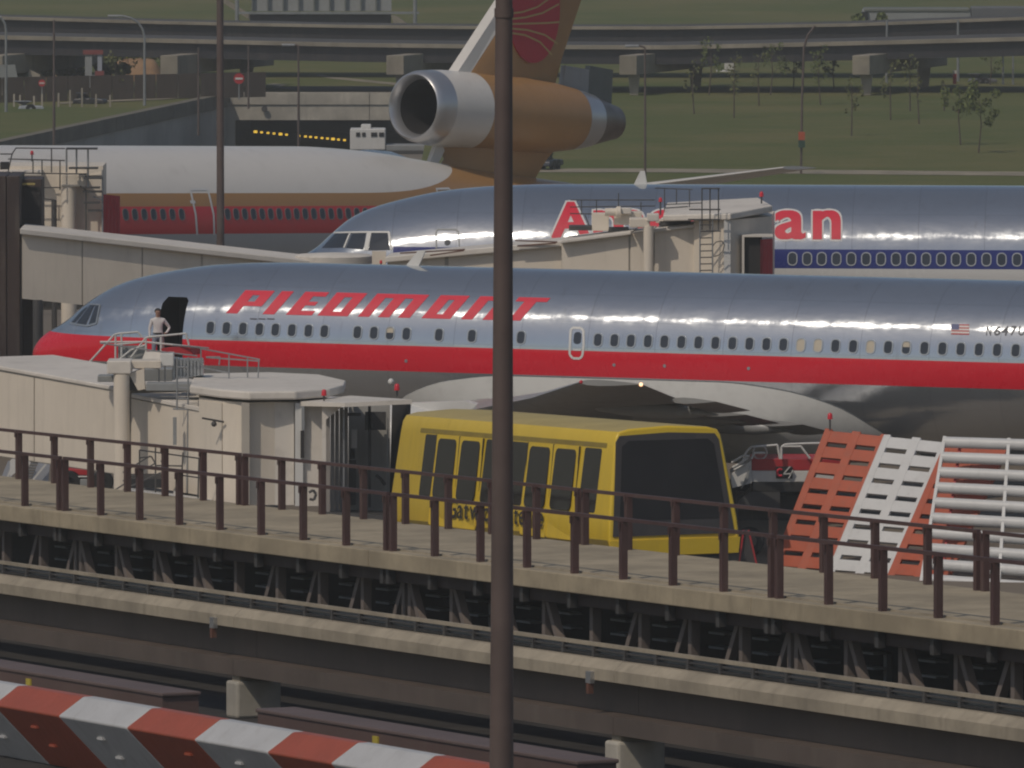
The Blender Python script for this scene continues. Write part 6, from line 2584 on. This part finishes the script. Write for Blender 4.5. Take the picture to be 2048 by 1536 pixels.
# ---------------------------------------------------------------- saplings and shrubs
def leaf_mat(name, a, b):
    n = NT(name)
    g = n.t.nodes.new('ShaderNodeNewGeometry')
    c = n.mix(n.noise(n.world(), 2.5, 3), a, b)
    c = n.mix(g.outputs['Random Per Island'], c, dk(b, 1.35))
    return n.set(color=c, rough=.7, spec=.2)


M['leaf'] = leaf_mat('sapling_leaves', (0.075, 0.10, 0.030), (0.11, 0.13, 0.045))
M['leaf_bright'] = leaf_mat('gorse_leaves', (0.13, 0.14, 0.025), (0.21, 0.20, 0.04))
M['leaf_sparse'] = leaf_mat('new_leaves', (0.09, 0.10, 0.04), (0.12, 0.125, 0.05))
M['bark'] = paint('bark', (0.085, 0.062, 0.045), .8, .3, 3, .2)


def leaves(m, c, r, n, size, rng):
    for _ in range(n):
        while True:
            p = Vector((rng.uniform(-1, 1), rng.uniform(-1, 1), rng.uniform(-1, 1)))
            if .15 < p.length < 1: break
        p = c + Vector((p.x * r[0], p.y * r[1], p.z * r[2]))
        q = Quaternion((rng.uniform(-1, 1), rng.uniform(-1, 1), rng.uniform(-1, 1), rng.uniform(-1, 1))).normalized()
        s = size * rng.uniform(.6, 1.3)
        m.quad(*(p + q @ Vector(v) for v in ((-s, -s * .6, 0), (s, -s * .6, 0), (s, s * .6, 0), (-s, s * .6, 0))))


def sapling(px, yb, h_px, label, nl=120, wpx=40, seed=0, mat='leaf', start=.45):
    rng = random.Random(seed)
    b = Wz(px, yb)
    s = ppm(b.y)
    h, w = h_px / s, wpx / s / 2
    t = thing('young_tree', label, 'tree', b, 'young trees on the grass bank')
    m = MB()
    bend = Vector((rng.uniform(-.05, .05) * h, 0, 0))
    mid, top = b + Vector((0, 0, h * .5)) + bend, b + Vector((0, 0, h * .96)) + bend * .4
    m.tube(b, mid, .05, .035, 7)
    m.tube(mid, top, .035, .01, 6)
    br = []
    for k in range(9):
        u = start + (1 - start) * k / 9
        p = b.lerp(mid, u * 2) if u < .5 else mid.lerp(top, (u - .5) * 2)
        a = rng.uniform(0, 6.28)
        e = p + Vector((math.cos(a), math.sin(a), .75)) * w * rng.uniform(.5, 1) * (1.15 - .7 * abs(u - .65))
        m.tube(p, e, .016, .005, 5)
        br.append(e)
    m.build('trunk', M['bark'], t)
    c = MB()
    for e in br:
        leaves(c, e, (w * .36, w * .36, h * .10), max(5, nl // 7), .075, rng)
    tag(c.build('crown', M[mat], t, fix=False), kind='stuff')


sapling(1921, 290, 112, 'leafy young tree, left one of the pair at right', 380, 62, 1)
sapling(1957, 306, 112, 'leafy young tree, right one of the pair at right', 420, 64, 2)
specs = [(1703, 272, 110, 'bare young tree left of the leafy pair', 70, 34), (1781, 240, 120, 'slender young tree before the right flyover crossbeam', 80, 34), (1820, 222, 110, 'slender young tree below the right crossbeam', 80, 34),
         (1838, 248, 120, 'thin bare young tree beside the right flyover column', 40, 26), (1641, 210, 110, 'young tree with sparse leaves right of the lamp post with boxes', 120, 50), (1541, 190, 90, 'low bushy young tree left of the lamp post with boxes', 150, 54),
         (1518, 212, 110, 'thin young tree between the van and the lamp post', 60, 34), (1468, 236, 130, 'thin young tree in front of the pale van', 80, 30), (1388, 228, 100, 'thin young tree below the middle crossbeam', 60, 36),
         (1587, 178, 70, 'bushy young tree just left of the lamp post with boxes', 160, 44), (1888, 222, 60, 'stub of a young tree left of the leafy pair', 20, 16), (1668, 178, 70, 'bushy young tree left of the right crossbeam', 170, 46),
         (1980, 170, 60, 'young tree beside the pale flagpoles', 120, 50), (1418, 190, 110, 'dark young tree beside the pale van', 160, 40), (320, 150, 60, 'young tree in front of the tan soil bank', 60, 36),
         (232, 200, 90, 'thin young tree beside the hoarding', 60, 30), (255, 186, 80, 'thin young tree left of the curved street lamp', 60, 30)]
for i, (x, y, h, l, n, w) in enumerate(specs): sapling(x, y, h, l, n, w, 10 + i, 'leaf_sparse' if n < 100 else 'leaf', .35)
rng = random.Random(3)
for i, (x, y, wpx, hpx, mt, lab) in enumerate(((110, 120, 90, 30, 'leaf_bright', 'yellow green shrub row below the flyover at far left'), (235, 117, 70, 26, 'leaf_bright', 'yellow green shrub behind the hoarding'), (285, 116, 60, 26, 'leaf_bright', 'yellow green shrub behind the tan soil bank'),
                                                (35, 160, 30, 60, 'leaf', 'dark green conifer at the far left'), (225, 146, 60, 22, 'leaf', 'dark green bush in front of the tan soil bank'), (130, 150, 90, 16, 'leaf', 'dark green hedge left of the hoarding'),
                                                (1740, 50, 60, 22, 'leaf', 'dark bush at the front of the pale coach'))):
    Yq = 705 if y < 125 else 660
    b = W(x, y, Yq)
    s = ppm(Yq)
    t = thing('shrub', lab, 'shrub', (b.x, Yq, 0), 'shrubs in the background')
    m = MB()
    zc = max(.3, W(x, y - hpx / 2, Yq).z)
    for k in range(5):
        cc = Vector((b.x + (k - 2) / 5 * wpx / s, Yq, zc * rng.uniform(.75, 1.05)))
        leaves(m, cc, (wpx / s / 5, .8, hpx / s / 2), 130, .13, rng)
    tag(m.build('foliage', M[mt], t, fix=False), kind='stuff')
    m = MB()
    m.tube((b.x, Yq, -.05), (b.x, Yq, zc), .08, .03, 6)
    m.build('stem', M['bark'], t)

# ================================================================ summer haze
hz_ = MB()
hz_.hexa([(-470, -130, -7.0), (470, -130, -7.0), (470, 1600, -7.0), (-470, 1600, -7.0), (-470, -130, 40), (470, -130, 40), (470, 1600, 40), (-470, 1600, 40)])
hm = bpy.data.materials.new('haze_air')
hm.use_nodes = True
ht = hm.node_tree
ht.nodes.clear()
ho = ht.nodes.new('ShaderNodeOutputMaterial')
hv = ht.nodes.new('ShaderNodeVolumePrincipled')
hv.inputs['Color'].default_value = (0.95, 0.95, 0.90, 1)
hv.inputs['Density'].default_value = 0.00032
hv.inputs['Anisotropy'].default_value = 0.2
ht.links.new(hv.outputs[0], ho.inputs['Volume'])
tag(hz_.build('haze', hm), kind='stuff')
